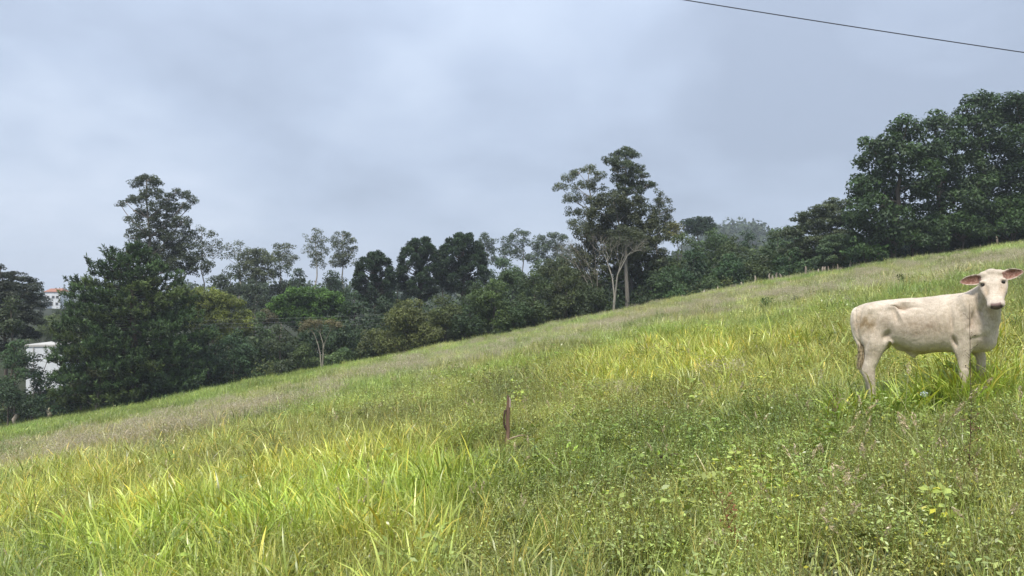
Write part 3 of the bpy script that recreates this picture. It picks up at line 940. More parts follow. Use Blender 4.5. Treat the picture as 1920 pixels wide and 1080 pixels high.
# ---- small trees in front of and beside the pine
make_tree('hedgerow_tree', 'small brownish tree with a thin pale trunk in front of the pine', 'tree', 53.5,
          [(190, 700, 30, 16), (160, 712, 24, 14), (215, 715, 22, 13), (180, 728, 30, 12), (140, 728, 18, 12)], 180, sr=0.36, leaf=0.14, dens=0.75, color=(0.058, 0.062, 0.038), seed=611, r0=0.09,
          bark=(0.3, 0.27, 0.23), hole=0.1)
for i, (px, top, bot, w, D, c, lab) in enumerate([
        (285, 690, 765, 90, 54.5, (0.030, 0.048, 0.030), 'dark shrub under the right side of the pine'),
        (345, 690, 752, 80, 56, (0.034, 0.056, 0.032), 'dark leafy shrub right of the pine foot'),
        (120, 720, 785, 70, 55, (0.034, 0.062, 0.034), 'dark green shrub under the left side of the pine'),
        (235, 735, 775, 80, 55.2, (0.034, 0.056, 0.034), 'low dark shrub directly at the foot of the pine'),
        (80, 700, 775, 70, 57, (0.030, 0.055, 0.032), 'deep green shrub left of the pine below the white building'),
        (28, 640, 730, 75, 56, (0.045, 0.075, 0.038), 'leafy green shrub below the layered tree at the left edge'),
        (15, 715, 795, 80, 55, (0.038, 0.058, 0.036), 'shrub at the lower left picture edge'),
        (60, 740, 790, 60, 54.5, (0.034, 0.052, 0.032), 'low shrub behind the left mossy fence stakes'),
        (-60, 640, 800, 110, 56, (0.036, 0.056, 0.032), 'shrub just outside the picture on the left')]):
    make_tree('hedgerow_bush', lab, 'bush', D, dome(px, top, bot, w, 8, 620 + i), px, sr=0.38, leaf=0.16, dens=0.85, color=c, top_col=tuple(v * 1.3 for v in c), seed=640 + i, r0=0.08,
              group='shrubs around the foot of the pine')
make_tree('flat_crowned_tree', 'dark purplish flat-layered tree at the left picture edge', 'tree', 63,
          [(0, 502, 12, 6), (25, 518, 22, 7), (-15, 515, 30, 9), (50, 524, 20, 6), (68, 532, 10, 4), (10, 535, 40, 9), (55, 540, 22, 7), (35, 555, 40, 9), (72, 556, 12, 6), (-20, 550, 40, 12), (0, 575, 44, 10),
           (55, 572, 26, 8), (30, 592, 44, 10), (-20, 600, 40, 14), (60, 600, 22, 9), (10, 618, 44, 10), (45, 628, 28, 9), (-10, 650, 40, 14)],
          12, sr=0.36, leaf=0.15, dens=0.9, color=(0.034, 0.040, 0.034), top_col=(0.045, 0.05, 0.044), seed=660, flat=0.4, r0=0.2)
make_tree('flat_crowned_tree', 'dark drooping twig tree partly covering the white building', 'tree', 59,
          [(68, 672, 12, 7), (60, 690, 14, 7), (78, 700, 12, 6), (50, 702, 18, 8), (92, 668, 5, 5), (40, 680, 18, 8)], 48, sr=0.26, leaf=0.12, dens=0.65, color=(0.028, 0.036, 0.030), seed=661, flat=0.5, r0=0.08, hole=0.25, inner=0.02)
for i, (px, top, bot, w, D, c, lab) in enumerate([
        (105, 590, 650, 100, 105, (0.085, 0.105, 0.045), 'pale olive tree above the roof of the white building'),
        (120, 572, 625, 90, 120, (0.055, 0.068, 0.045), 'dull tree below the small far house'),
        (75, 548, 605, 50, 130, (0.036, 0.042, 0.036), 'dark tree left of the small far house'),
        (160, 550, 620, 60, 130, (0.045, 0.06, 0.04), 'tree right of the small far house behind the pine'),
        (20, 560, 640, 60, 58.5, (0.05, 0.062, 0.036), 'brownish green tree before the layered tree at the left edge')]):
    make_tree('broadleaf_tree', lab, 'tree', D, dome(px, top, bot, w, 7, 670 + i), px, sr=0.5, leaf=0.22, dens=0.8, color=c, seed=680 + i, r0=0.14)
for i, (px, lab) in enumerate([(-110, 'tall dark tree just outside the picture on the left'), (-260, 'tall dark tree farther outside the picture on the left')]):
    make_tree('broadleaf_tree', lab, 'tree', 64, dome(px, 500, 740, 170, 11, 690 + i), px, sr=0.8, leaf=0.32, dens=0.7, color=(0.036, 0.05, 0.034), seed=695 + i, r0=0.25)

# ---- undergrowth along the far edge of the pasture, and the shaded floor of the wood
def undergrowth():
    rng = np.random.default_rng(900)
    G = Geo()
    n = 2300
    x = rng.uniform(-62, 66, n)
    e = edge(x)
    # the hedge line stands nearer at the far left
    near = np.interp(x, [-62, -38, -28, -18, -5, 60], [54, 54.5, 56, 59.5, 61, 61.5])
    y = near + rng.uniform(0, 1, n) ** 1.4 * 7 + 0.6
    h = rng.uniform(0.35, 1.5, n) * np.clip((y - near) / 2, 0.4, 1.25)
    z = terrain(x, y)
    for i in range(n):
        r = h[i] * 0.55
        k = int(26 + 26 * h[i])
        q = unit(rng.normal(size=(k, 3)) + np.array([0, 0, 0.3]))
        c = np.array([x[i], y[i], z[i] + h[i] * 0.5])
        C = c + q * np.array([r * 1.2, r * 1.2, h[i] * 0.55]) * rng.uniform(0.3, 1, (k, 1))
        t = rng.choice(4)
        base = [(0.04, 0.062, 0.03), (0.05, 0.075, 0.03), (0.034, 0.055, 0.034), (0.075, 0.085, 0.036)][t]
        leaf_quads(G, C, unit(q + rng.normal(size=(k, 3)) * .5), 0.23, 0.5, np.array(base) * rng.uniform(0.7, 1.3, (k, 1)), rng)
    n = 620
    x = rng.uniform(-64, 68, n)
    near = np.interp(x, [-62, -38, -28, -18, -5, 60], [58, 59, 61, 64, 65, 65])
    y = near + rng.uniform(0, 1, n) * 9
    h = rng.uniform(2.6, 5.6, n) * np.interp(x, [-62, -38, -33, -20, 10, 30, 60], [.45, .45, .9, .85, .9, .8, .9])
    z = terrain(x, y)
    for i in range(n):
        k = 120
        q = unit(rng.normal(size=(k, 3)) + np.array([0, 0, 0.2]))
        c = np.array([x[i], y[i], z[i] + h[i] * 0.5])
        C = c + q * np.array([1.5, 1.5, h[i] * 0.52]) * rng.uniform(0.6, 1, (k, 1))
        base = [(0.036, 0.052, 0.028), (0.045, 0.062, 0.028), (0.03, 0.046, 0.028)][rng.choice(3)]
        leaf_quads(G, C, unit(q + rng.normal(size=(k, 3)) * .5), 0.36, 0.5, np.array(base) * rng.uniform(0.7, 1.3, (k, 1)), rng)
    o = link('undergrowth', G.mesh('undergrowth', M_LEAF))
    tag(o, 'tangled dark undergrowth along the far edge of the pasture', kind='stuff')


undergrowth()


def far_woods():
    """mass of trees on the land beyond the hedge line and on the distant hill"""
    rng = np.random.default_rng(950)
    G = Geo()
    pts_ = []
    for _ in range(900):
        a = rng.uniform(-0.85, 0.9)
        d = rng.uniform(170, 620)
        pts_.append((math.tan(a) * d, d))
    for _ in range(420):
        pts_.append((rng.normal(128, 34), rng.normal(418, 40)))
    for (x, y) in pts_:
        if y < 160 or (abs(x / y + 0.617) < 0.035 and y < 330):
            continue
        z = tz(x, y)
        pine = rng.random() < 0.5
        h = rng.uniform(6, 11)
        if y > 350 and abs(x - 128) < 90:
            h *= rng.uniform(0.7, 1.15)
        k = 60
        t = rng.uniform(0, 1, (k, 1))
        r = (1 - t) * 1.9 + 0.25 if pine else np.sqrt(np.clip(1 - (t * 2 - 1) ** 2, 0, 1)) * 3.2 + 0.3
        a = rng.uniform(0, 6.283, (k, 1))
        C = np.concatenate([x + r * np.cos(a), y + r * np.sin(a), z + (0.15 + 0.85 * t) * h], 1)
        q = unit(np.concatenate([np.cos(a), np.sin(a), np.full((k, 1), 0.6)], 1) + rng.normal(size=(k, 3)) * 0.4)
        leaf_quads(G, C, q, 1.5 if not pine else 1.1, 0.7, np.array((0.045, 0.062, 0.035)) * rng.uniform(0.7, 1.25) * rng.uniform(0.8, 1.2, (k, 1)), rng)
    o = link('distant_woods', G.mesh('distant_woods', M_LEAF))
    tag(o, 'hazy distant woods beyond the hedge line and on the far hill', kind='stuff')


far_woods()

# ------------------------------------------------------------------ pasture: grass, weeds and seed heads
def blade(G, p, az, ln, w, lean, curl, col, tipcol=None, seg=4, tw=0.0):
    """a tapering strip that leaves the ground at lean and bends over by curl"""
    n = seg + 1
    t = np.linspace(0, 1, n)
    th = lean + curl * t ** 1.5
    ds = ln / seg
    hor = np.concatenate([[0], np.cumsum(np.sin(th[:-1]) * ds)])
    ver = np.concatenate([[0], np.cumsum(np.cos(th[:-1]) * ds)])
    d = np.array([math.cos(az), math.sin(az), 0])
    s = np.array([-math.sin(az + tw), math.cos(az + tw), 0])
    c = np.array(p)[None] + d[None] * hor[:, None] + np.array([0, 0, 1.0])[None] * ver[:, None]
    ww = w * np.array([0.55, 1.0, 0.95, 0.62, 0.06]) if seg == 4 else w * (1 - t ** 2 * 0.95)
    V = np.concatenate([c - s * ww[:, None] / 2, c + s * ww[:, None] / 2])
    i = np.arange(seg)
    Fq = np.stack([i, i + 1, i + 1 + n, i + n], -1)
    cc = np.array(col)[None] * np.ones((n, 1))
    if tipcol is not None:
        cc = cc * (1 - t[:, None]) + np.array(tipcol)[None] * t[:, None]
    G.add(V, Fq, np.concatenate([cc, cc]))


def weed_stem(G, rng, p, h, leaf, col, nleaf=14, bush=0.5):
    az = rng.uniform(0, 6.283)
    ln = rng.uniform(0.0, 0.5)
    q = np.array(p) + np.array([math.cos(az) * ln * h, math.sin(az) * ln * h, h])
    path = bez(p, (np.array(p) + q) / 2 + rng.normal(size=3) * 0.03, q, 5)
    G.tube(path, np.linspace(0.0022, 0.001, 5), 3, np.array(col) * np.array([0.9, 0.7, 0.7]))
    k = nleaf
    t = rng.uniform(0.25, 1.0, k)
    c = path[np.minimum((t * 4).astype(int), 4)]
    a = rng.uniform(0, 6.283, (k, 1))
    out = np.concatenate([np.cos(a), np.sin(a), rng.uniform(-0.1, 0.5, (k, 1))], 1)
    C = c + out * rng.uniform(0.01, 0.06, (k, 1)) * (0.6 + bush) + rng.normal(size=(k, 3)) * 0.012
    Nn = unit(np.array([0, 0, 1.0]) + rng.normal(size=(k, 3)) * 0.5)
    cc = np.array(col) * rng.uniform(0.65, 1.45, (k, 1))
    y = rng.random(k) < 0.06
    cc[y] = np.array([1.5, 1.25, 0.45]) * rng.uniform(0.8, 1.2, (y.sum(), 1))
    leaf_quads(G, C, Nn, leaf, rng.choice([.3, .42, .55]), cc, rng, along=out)


def spike(G, rng, p, az, ln, lean, curl, head, col, hcol, r=0.006):
    n = 8
    t = np.linspace(0, 1, n)
    th = lean + curl * t ** 2
    hor = np.concatenate([[0], np.cumsum(np.sin(th[:-1]) * ln / (n - 1))])
    ver = np.concatenate([[0], np.cumsum(np.cos(th[:-1]) * ln / (n - 1))])
    c = np.array(p)[None] + np.stack([math.cos(az) * hor, math.sin(az) * hor, ver], -1)
    G.tube(c, np.linspace(0.0018, 0.0011, n), 3, col)
    if head:
        d = unit(c[-1] - c[-2])
        k = 40
        u = rng.uniform(0, 1, (k, 1))
        q = unit(rng.normal(size=(k, 3)))
        C = c[-1] + d * u * head + q * r * np.sin(np.clip(u, 0.05, 1) * 3.0)
        leaf_quads(G, C, q, 0.014, 0.35, np.array(hcol) * rng.uniform(0.7, 1.3, (k, 1)), rng, along=unit(d + q * .6))


def proto(kind, seed):
    rng = np.random.default_rng(seed)
    G = Geo()
    U = rng.uniform
    if kind == 'broad':               # bright wide-bladed tuft
        for _ in range(20):
            a = U(0, 6.283)
            r = U(0, 0.16)
            tone = U(0.6, 1.25)
            c = np.array([1, 1, 1]) * tone
            if rng.random() < 0.10:
                c = np.array([1.45, 1.1, 0.9]) * tone
            blade(G, (math.cos(a) * r, math.sin(a) * r, U(0, .10)), a + U(-1.3, 1.3), U(0.16, 0.42), U(0.008, 0.021), U(0.15, 0.95), U(0.2, 1.9), c * np.array([0.8, 0.88, 0.9]), c * np.array([1.12, 1.05, 0.9]), tw=U(-1, 1))
        for _ in range(26):
            a = U(0, 6.283)
            blade(G, (math.cos(a) * U(0, .15), math.sin(a) * U(0, .15), 0), U(0, 6.283), U(0.12, 0.38), U(0.003, 0.007), U(0.0, 1.0), U(0.1, 1.6), np.array([.8, .85, .8]) * U(0.6, 1.2), seg=3)
    elif kind == 'fine':              # narrow tangled blades
        for _ in range(85):
            a, r = U(0, 6.283), U(0, 0.17)
            c = np.array([1, 1, 1]) * U(0.55, 1.35)
            if rng.random() < 0.16:
                c = c * np.array([1.9, 1.45, 1.5])
            blade(G, (math.cos(a) * r, math.sin(a) * r, 0), U(0, 6.283), U(0.12, 0.42), U(0.0025, 0.006), U(0.0, 0.8), U(0.0, 1.7), c, seg=3, tw=U(-1, 1))
    elif kind == 'weed':              # small-leaved herb patch
        for _ in range(15):
            a, r = U(0, 6.283), U(0, 0.17)
            weed_stem(G, rng, (math.cos(a) * r, math.sin(a) * r, 0), U(0.14, 0.42), U(0.014, 0.030), np.array([1, 1, 1]) * U(0.7, 1.25), 24)
        for _ in range(22):
            blade(G, (U(-.15, .15), U(-.15, .15), 0), U(0, 6.283), U(0.2, 0.42), U(0.002, 0.004), U(0.1, 0.8), U(0, 1), np.array([1.7, 1.45, 1.2]) * U(0.6, 1.1), seg=3)
    elif kind == 'herb':            # single larger-leaved plants
        for _ in range(3):
            b = np.array([U(-.05, .05), U(-.05, .05), 0])
            h = U(.22, .46)
            az = U(0, 6.283)
            path = bez(b, b + np.array([0, 0, h * .6]), b + np.array([math.cos(az) * h * .3, math.sin(az) * h * .3, h]), 6)
            G.tube(path, np.linspace(.003, .0014, 6), 4, (.8, .6, .5))
            k = 16
            t = rng.integers(1, 6, k)
            a = rng.uniform(0, 6.283, (k, 1))
            out = np.concatenate([np.cos(a), np.sin(a), rng.uniform(-.1, .5, (k, 1))], 1)
            cc = np.array([1, 1.05, .8]) * rng.uniform(.7, 1.3, (k, 1))
            y = rng.random(k) < .07
            cc[y] = np.array([1.5, 1.25, .5]) * rng.uniform(.8, 1.1, (y.sum(), 1))
            leaf_quads(G, path[t] + out * .03, unit(np.array([0, 0, 1.]) + rng.normal(size=(k, 3)) * .4), U(.045, .075), .42, cc, rng, along=out)
    elif kind == 'clover':            # low ground cover, keeps the soil from showing
        k = 170
        C = np.stack([U(-.22, .22, k), U(-.22, .22, k), U(0.01, 0.15, k)], -1)
        cc = np.array([1, 1, 1]) * U(0.5, 1.2, (k, 1))
        y = rng.random(k) < 0.12
        cc[y] = np.array([1.7, 1.3, 0.9]) * U(0.6, 1.2, (y.sum(), 1))
        leaf_quads(G, C, unit(np.array([0, 0, 1.0]) + rng.normal(size=(k, 3)) * .6), 0.032, 0.6, cc, rng)
        for _ in range(25):
            blade(G, (U(-.2, .2), U(-.2, .2), 0), U(0, 6.283), U(0.08, 0.28), U(0.003, 0.006), U(0.2, 1.0), U(0, 1.2), np.array([1, 1, .9]) * U(0.5, 1.3), seg=3)
    elif kind == 'seed':              # tall stalks with tan heads
        for _ in range(3):
            spike(G, rng, (U(-.1, .1), U(-.1, .1), 0), U(0, 6.283), U(0.38, 0.66), U(0.0, 0.35), U(0.1, 1.1), U(0.05, 0.10), (0.30, 0.30, 0.12), (0.46, 0.37, 0.23), 0.011)
    elif kind == 'patch':             # far: wide mixed clump
        for _ in range(330):
            a, r = U(0, 6.283), 0.62 * math.sqrt(U(0, 1))
            c = np.array([1, 1, 1]) * U(0.6, 1.35)
            if rng.random() < 0.12:
                c = c * np.array([1.5, 1.2, 1.2])
            blade(G, (math.cos(a) * r, math.sin(a) * r, 0), U(0, 6.283), U(0.15, 0.45), U(0.008, 0.018), U(0.0, 0.7), U(0.0, 1.5), c, seg=2, tw=U(-1, 1))
        k = 160
        C = np.stack([U(-.5, .5, k), U(-.5, .5, k), U(0.02, 0.28, k)], -1)
        leaf_quads(G, C, unit(np.array([0, 0, 1.0]) + rng.normal(size=(k, 3)) * .7), 0.05, 0.5, np.array([1, 1, 1]) * U(0.5, 1.25, (k, 1)), rng)
    elif kind == 'haze':              # dry flowering tops: a veil of fine panicles
        for _ in range(34):
            a, r = U(0, 6.283), 0.5 * math.sqrt(U(0, 1))
            h = U(0.3, 0.58)
            p = np.array([math.cos(a) * r, math.sin(a) * r, 0])
            blade(G, p, U(0, 6.283), h, 0.004, U(0, .25), U(0, .5), (0.85, 0.9, 0.7), seg=2)
            k = 26
            C = p + np.array([0, 0, h * 0.82]) + rng.normal(size=(k, 3)) * np.array([0.07, 0.07, 0.06])
            leaf_quads(G, C, unit(rng.normal(size=(k, 3))), 0.038, 0.22, np.array([1, 1, 1]) * U(0.7, 1.3, (k, 1)), rng)
    me = G.mesh('tuft_' + kind, M_WEED if kind in ('weed', 'clover', 'herb') else M_GRASS)
    return bpy.data.objects.new('tuft_' + kind, me)


def scatter(name, label, protos, x, y, scl, tint, tilt=0.12, seed=0, lift=0.0):
    rng = np.random.default_rng(seed)
    n = len(x)
    v = np.stack([x, y, terrain(x, y) - 0.012 + lift], -1).astype(np.float32)
    me = bpy.data.meshes.new(name)
    me.vertices.add(n)
    me.vertices.foreach_set('co', v.ravel())
    rot = np.stack([rng.normal(size=n) * tilt, rng.normal(size=n) * tilt, rng.uniform(0, 6.283, n)], -1).astype(np.float32)
    a = me.attributes.new('rot', 'FLOAT_VECTOR', 'POINT')
    a.data.foreach_set('vector', rot.ravel())
    a = me.attributes.new('scl', 'FLOAT', 'POINT')
    a.data.foreach_set('value', np.asarray(scl, np.float32))
    a = me.attributes.new('pick', 'INT', 'POINT')
    a.data.foreach_set('value', rng.integers(0, len(protos), n).astype(np.int32))
    a = me.attributes.new('tint', 'FLOAT_COLOR', 'POINT')
    c = np.ones((n, 4), np.float32)
    c[:, :3] = tint
    a.data.foreach_set('color', c.ravel())
    o = link(name, me)
    tag(o, label, kind='stuff')
    ng = bpy.data.node_groups.new(name, 'GeometryNodeTree')
    ng.interface.new_socket('Geometry', in_out='INPUT', socket_type='NodeSocketGeometry')
    ng.interface.new_socket('Geometry', in_out='OUTPUT', socket_type='NodeSocketGeometry')
    gi, go = ng.nodes.new('NodeGroupInput'), ng.nodes.new('NodeGroupOutput')
    ip = ng.nodes.new('GeometryNodeInstanceOnPoints')
    jn = ng.nodes.new('GeometryNodeJoinGeometry')
    for p in protos:
        oi = ng.nodes.new('GeometryNodeObjectInfo')
        oi.inputs[0].default_value = p
        g2 = ng.nodes.new('GeometryNodeGeometryToInstance')
        ng.links.new(oi.outputs['Geometry'], g2.inputs[0])
        ng.links.new(g2.outputs[0], jn.inputs[0])

    def named(nm, ty):
        a = ng.nodes.new('GeometryNodeInputNamedAttribute')
        a.data_type = ty
        a.inputs['Name'].default_value = nm
        return a.outputs['Attribute']
    ng.links.new(gi.outputs[0], ip.inputs['Points'])
    ng.links.new(jn.outputs[0], ip.inputs['Instance'])
    ip.inputs['Pick Instance'].default_value = True
    ng.links.new(named('pick', 'INT'), ip.inputs['Instance Index'])
    ng.links.new(named('rot', 'FLOAT_VECTOR'), ip.inputs['Rotation'])
    ng.links.new(named('scl', 'FLOAT'), ip.inputs['Scale'])
    ng.links.new(ip.outputs[0], go.inputs[0])
    md = o.modifiers.new('scatter', 'NODES')
    md.node_group = ng
    return o


def gz(px, py, cx, cy, sx, sy):
    return np.exp(-((px - cx) / sx) ** 2 - ((py - cy) / sy) ** 2)


# where on the slope each kind of growth stands (a fixed map of the pasture)
def zones(x, y):
    px, py = proj(x, y, terrain(x, y))
    nz = vnoise(x, y, 1.5, 21) * 0.5 + vnoise(x, y, 0.5, 22) * 0.5
    nb = vnoise(x, y, 5.0, 23)
    bright = (gz(px, py, 430, 985, 460, 170) + 0.9 * gz(px, py, 760, 950, 190, 90) + 0.9 * gz(px, py, 1230, 715, 250, 55) + 0.7 * gz(px, py, 1400, 665, 260, 50)
              + 0.9 * gz(px, py, 1870, 700, 130, 55) + 0.5 * gz(px, py, 100, 1000, 200, 90) + 0.45 * gz(px, py, 1750, 640, 200, 60))
    bright = np.clip(bright * (0.15 + 1.35 * nz), 0, 1)
    line = np.interp(px, [-200, 0, 350, 600, 900, 1300, 1600, 1920, 2200], [918, 882, 806, 744, 672, 586, 538, 494, 462])
    wd = np.interp(px, [0, 600, 1300, 1920], [32, 26, 18, 20])
    tan = np.exp(-((py - line) / wd) ** 2) * np.clip(0.35 + 1.0 * vnoise(x * 0.6, y, 3.0, 24), 0, 1)
    tan = tan + 0.5 * gz(px, py, 230, 830, 260, 60) * nb
    strip = sstep(0, 1, (line - wd * .8 - py) / 12) * sstep(1000, 500, px)
    weed = np.clip(gz(px, py, 1550, 960, 480, 210) + 0.8 * gz(px, py, 1050, 900, 260, 170) + 0.55 * gz(px, py, 950, 760, 330, 70) + 0.3 * gz(px, py, 600, 800, 300, 50), 0, 1) * (0.65 + 0.6 * nb)
    weed = np.clip(weed * (1 - 0.8 * bright), 0, 1)
    return px, py, np.clip(bright, 0, 1), np.clip(tan, 0, 1), np.clip(weed, 0, 1), strip, nz, nb


C_BRIGHT = np.array([0.430, 0.465, 0.090])
C_MID = np.array([0.320, 0.375, 0.100])
C_DULL = np.array([0.300, 0.300, 0.115])
C_TAN = np.array([0.400, 0.350, 0.220])
C_WEED = np.array([0.255, 0.300, 0.084])


def field_points(y0, y1, dens, seed, margin=3.0):
    rng = np.random.default_rng(seed)
    area_w = 2 * (0.76 * y1 + margin)
    n = int(area_w * (y1 - y0) * dens)
    x = rng.uniform(-area_w / 2, area_w / 2, n)
    y = rng.uniform(y0, y1, n)
    k = (np.abs(x) < 0.76 * np.maximum(y, 0) + margin) & (np.hypot(x, y) > 1.7)
    near = np.interp(x, [-62, -38, -28, -18, -5, 60], [55, 55.5, 57, 60.5, 62, 62.5])
    k &= y < near + 2
    return x[k], y[k], rng


def tints(rng, x, y, mode):
    px, py, br, tn, wd, st, nz, nb = zones(x, y)
    n = len(x)
    c = C_MID[None] * (1 - nb[:, None]) + C_DULL[None] * nb[:, None]
    if mode == 'weed':
        c = np.repeat(C_WEED[None], n, 0) * (0.7 + 0.6 * nz[:, None])
    c = c * (1 - br[:, None]) + C_BRIGHT * br[:, None] * (0.95 if mode != 'weed' else 0.65)
    c = c * (1 - 0.5 * tn[:, None]) + C_TAN * 0.5 * tn[:, None]
    c = c * (1 - 0.8 * st[:, None]) + np.array([0.27, 0.33, 0.075]) * 0.8 * st[:, None]
    farb = sstep(16, 40, y)[:, None] * 0.30
    c = c * (1 - farb) + np.array([0.37, 0.41, 0.15]) * farb
    farb2 = sstep(16, 40, y)[:, None] * st[:, None] * .8
    c = c * (1 - farb2) + np.array([0.25, 0.32, 0.075]) * farb2
    pn = vnoise(x, y, 2.3, 41) * .5 + vnoise(x, y, 0.8, 42) * .5
    c = c * (0.72 + 0.82 * pn[:, None])
    gr = sstep(.55, .8, vnoise(x * .7, y, 3.7, 43))[:, None] * .45
    c = c * (1 - gr) + c * np.array([.72, .98, .62]) * gr
    c = c * rng.uniform(0.75, 1.28, (n, 1)) * rng.uniform(0.93, 1.07, (n, 3))
    return c


KEEP_LOW = []                          # (x, y, radius, factor): growth is shorter around these


def low_factor(x, y):
    f = np.ones(len(x))
    for (a, b, r, k) in KEEP_LOW:
        d = np.hypot(x - a, y - b)
        g = k + (1 - k) * sstep(r * 0.5, r, d)
        f = f * g if k < 1 else np.maximum(f, g) * np.where(f < .98, f, 1)
    return f


def plant_pasture():
    PB = [proto('broad', 1000 + i) for i in range(6)]
    PF = [proto('fine', 1100 + i) for i in range(6)]
    PW = [proto('weed', 1200 + i) for i in range(6)]
    PC = [proto('clover', 1300 + i) for i in range(4)]
    PX = [proto('herb', 1250 + i) for i in range(6)]
    PS = [proto('seed', 1400 + i) for i in range(5)]
    PP = [proto('patch', 1500 + i) for i in range(6)]
    PH = [proto('haze', 1600 + i) for i in range(4)]
    rows = {'broad': [], 'fine': [], 'weed': [], 'clover': [], 'seed': [], 'herb': []}
    for (y0, y1, dn, s0) in [(-2.0, 7.0, 1.0, 1), (7.0, 14.0, 0.62, 2), (14.0, 24.0, 0.36, 3)]:
        big = {1: 1.0, 2: 1.08, 3: 1.3}[s0]
        for kind, d0 in (('broad', 26), ('fine', 34), ('weed', 40), ('clover', 22), ('seed', 3.6), ('herb', 9)):
            x, y, rng = field_points(y0, y1, d0 * dn, 2000 + s0 * 10 + {'herb': 9}.get(kind, len(kind)))
            px, py, br, tn, wd, st, nz, nb = zones(x, y)
            if kind == 'broad':
                pr = np.clip(br * 1.0 + 0.07 * (1 - wd) + 0.4 * sstep(.66, .8, vnoise(x, y, .8, 45)), 0, 1)
            elif kind == 'fine':
                pr = np.clip(0.85 - 0.55 * wd - 0.15 * br, 0.14, 1)
            elif kind == 'weed':
                pr = np.clip(wd * 1.05 + 0.16, 0, 1)
            elif kind == 'herb':
                pr = np.clip(wd * 1.1 * sstep(.3, .7, vnoise(x, y, .9, 47)) + .08, 0, 1)
            elif kind == 'seed':
                pr = np.clip(0.35 * wd + 1.2 * gz(px, py, 1700, 1040, 300, 110) + 0.35 * tn + 0.10, 0, 1)
            else:
                pr = np.full(len(x), 0.9)
            k = rng.random(len(x)) < pr
            x, y = x[k], y[k]
            sc = rng.uniform(0.7, 1.2, len(x)) * big * low_factor(x, y)
            if kind == 'seed':
                sc = sc * (1 + .3 * gz(px, py, 1750, 1020, 300, 120)[k])
            if kind in ('broad', 'fine'):
                sc *= 0.85 + 0.25 * br[k] + 0.15 * nz[k]
            if kind == 'seed':
                tnt = np.ones((len(x), 3)) * rng.uniform(0.8, 1.3, (len(x), 1))
            else:
                tnt = tints(rng, x, y, 'weed' if kind in ('weed', 'clover', 'herb') else 'grass') * (.55 if kind == 'clover' else 0.95 if kind == 'herb' else 1.0)  # ground cover tint darkened, painting the dark gaps between the tufts
            rows[kind].append((x, y, sc, tnt))

    rng = np.random.default_rng(77)
    fx, fy = [], []
    for _px, _py in ((1600, 806), (1700, 795), (1780, 776), (1795, 774), (1805, 778), (1812, 770), (1800, 782), (1830, 772), (1838, 778), (1842, 760), (1860, 776), (1855, 766), (1885, 756), (1620, 790), (1850, 752), (1870, 745)):
        g = ground_at(_px, _py)
        fx.append(g.x + rng.normal(size=9) * .13)
        fy.append(g.y + rng.normal(size=9) * .10)
    fx, fy = np.concatenate(fx), np.concatenate(fy)
    rows['broad'].append((fx, fy, rng.uniform(1.0, 1.45, len(fx)), tints(rng, fx, fy, 'grass') * np.array([1.05, 1.05, .9])))

    def cat(kind):
        r = rows[kind]
        return [np.concatenate([q[i] for q in r]) for i in range(4)]
    for kind, P, nm, lab in (('broad', PB, 'pasture_grass', 'tufts of bright yellow-green broad-bladed grass'),
                             ('fine', PF, 'fine_grass', 'fine tangled green and straw-coloured grass'),
                             ('weed', PW, 'small_leaved_weeds', 'low small-leaved weeds in the near pasture'),
                             ('clover', PC, 'ground_cover', 'low leafy ground cover between the grass tufts'),
                             ('herb', PX, 'leafy_herbs', 'scattered taller leafy herbs, some leaves yellow, among the weeds'),
                             ('seed', PS, 'grass_seed_heads', 'tan seed heads on arching grass stalks')):
        x, y, sc, tnt = cat(kind)
        scatter(nm, lab, P, x, y, sc, tnt, seed=len(x))
    # farther up and across the slope
    x, y, rng = field_points(22.0, 64.0, 3.4, 3001, 5)
    px, py, br, tn, wd, st, nz, nb = zones(x, y)
    sc = rng.uniform(0.6, 1.3, len(x)) * (0.65 + 0.7 * vnoise(x, y, 1.9, 44))
    scatter('distant_grass', 'mixed grass covering the far part of the slope', PP, x, y, sc, tints(rng, x, y, 'grass'), seed=5)
    x, y, rng = field_points(9.0, 62.0, 3.0, 3002, 4)
    px, py, br, tn, wd, st, nz, nb = zones(x, y)
    k = rng.random(len(x)) < np.clip(tn * 0.9 * sstep(.25, .7, vnoise(x * .6, y, 2.2, 46)) + 0.03 * nb, 0, 1) * np.clip(1 - br, 0, 1) * (1 - st)
    x, y = x[k], y[k]
    t = np.array([0.54, 0.46, 0.34]) * rng.uniform(0.75, 1.15, (len(x), 1))
    scatter('dry_flowering_grass', 'band of pale pinkish dry flowering grass across the slope', PH, x, y, rng.uniform(0.75, 1.15, len(x)), t, seed=6)


SNAG = ground_at(951, 838)
KEEP_LOW.append((SNAG.x, SNAG.y - 0.5, 1.2, 0.38))
_g = ground_at(1733, 785)
KEEP_LOW.append((_g.x, _g.y - .1, 0.55, 0.42))
for _px, _py in ((1790, 772), (1840, 765), (1890, 755)):
    _g = ground_at(_px, _py)
    KEEP_LOW.append((_g.x, _g.y, 0.55, 1.5))
plant_pasture()

# ------------------------------------------------------------------ the calf
CX0, CY0, CT0 = 3.542, 7.7, 0.6
HEAD_ANG = R(-36)
cf = np.array([math.cos(HEAD_ANG), math.sin(HEAD_ANG)])      # the way the calf's body points
cl = np.array([-cf[1], cf[0]])                                # its left side, away from the camera
CR = np.array([CX0 + cf[0] * CT0, CY0 + cf[1] * CT0])
CZ = tz(*CR)


def CP(px, py, s=0.0):
    """calf coordinates (forward, left, up) of what shows at (px, py) in the plane s metres left of its spine"""
    d = pt(px, py, 1.0)
    k = d.x
    t = (k * (CY0 + cl[1] * s) - CX0 - cl[0] * s) / (cf[0] - k * cf[1])
    y = CY0 + cf[1] * t + cl[1] * s
    return np.array([t - CT0, s, d.z * y - CZ])


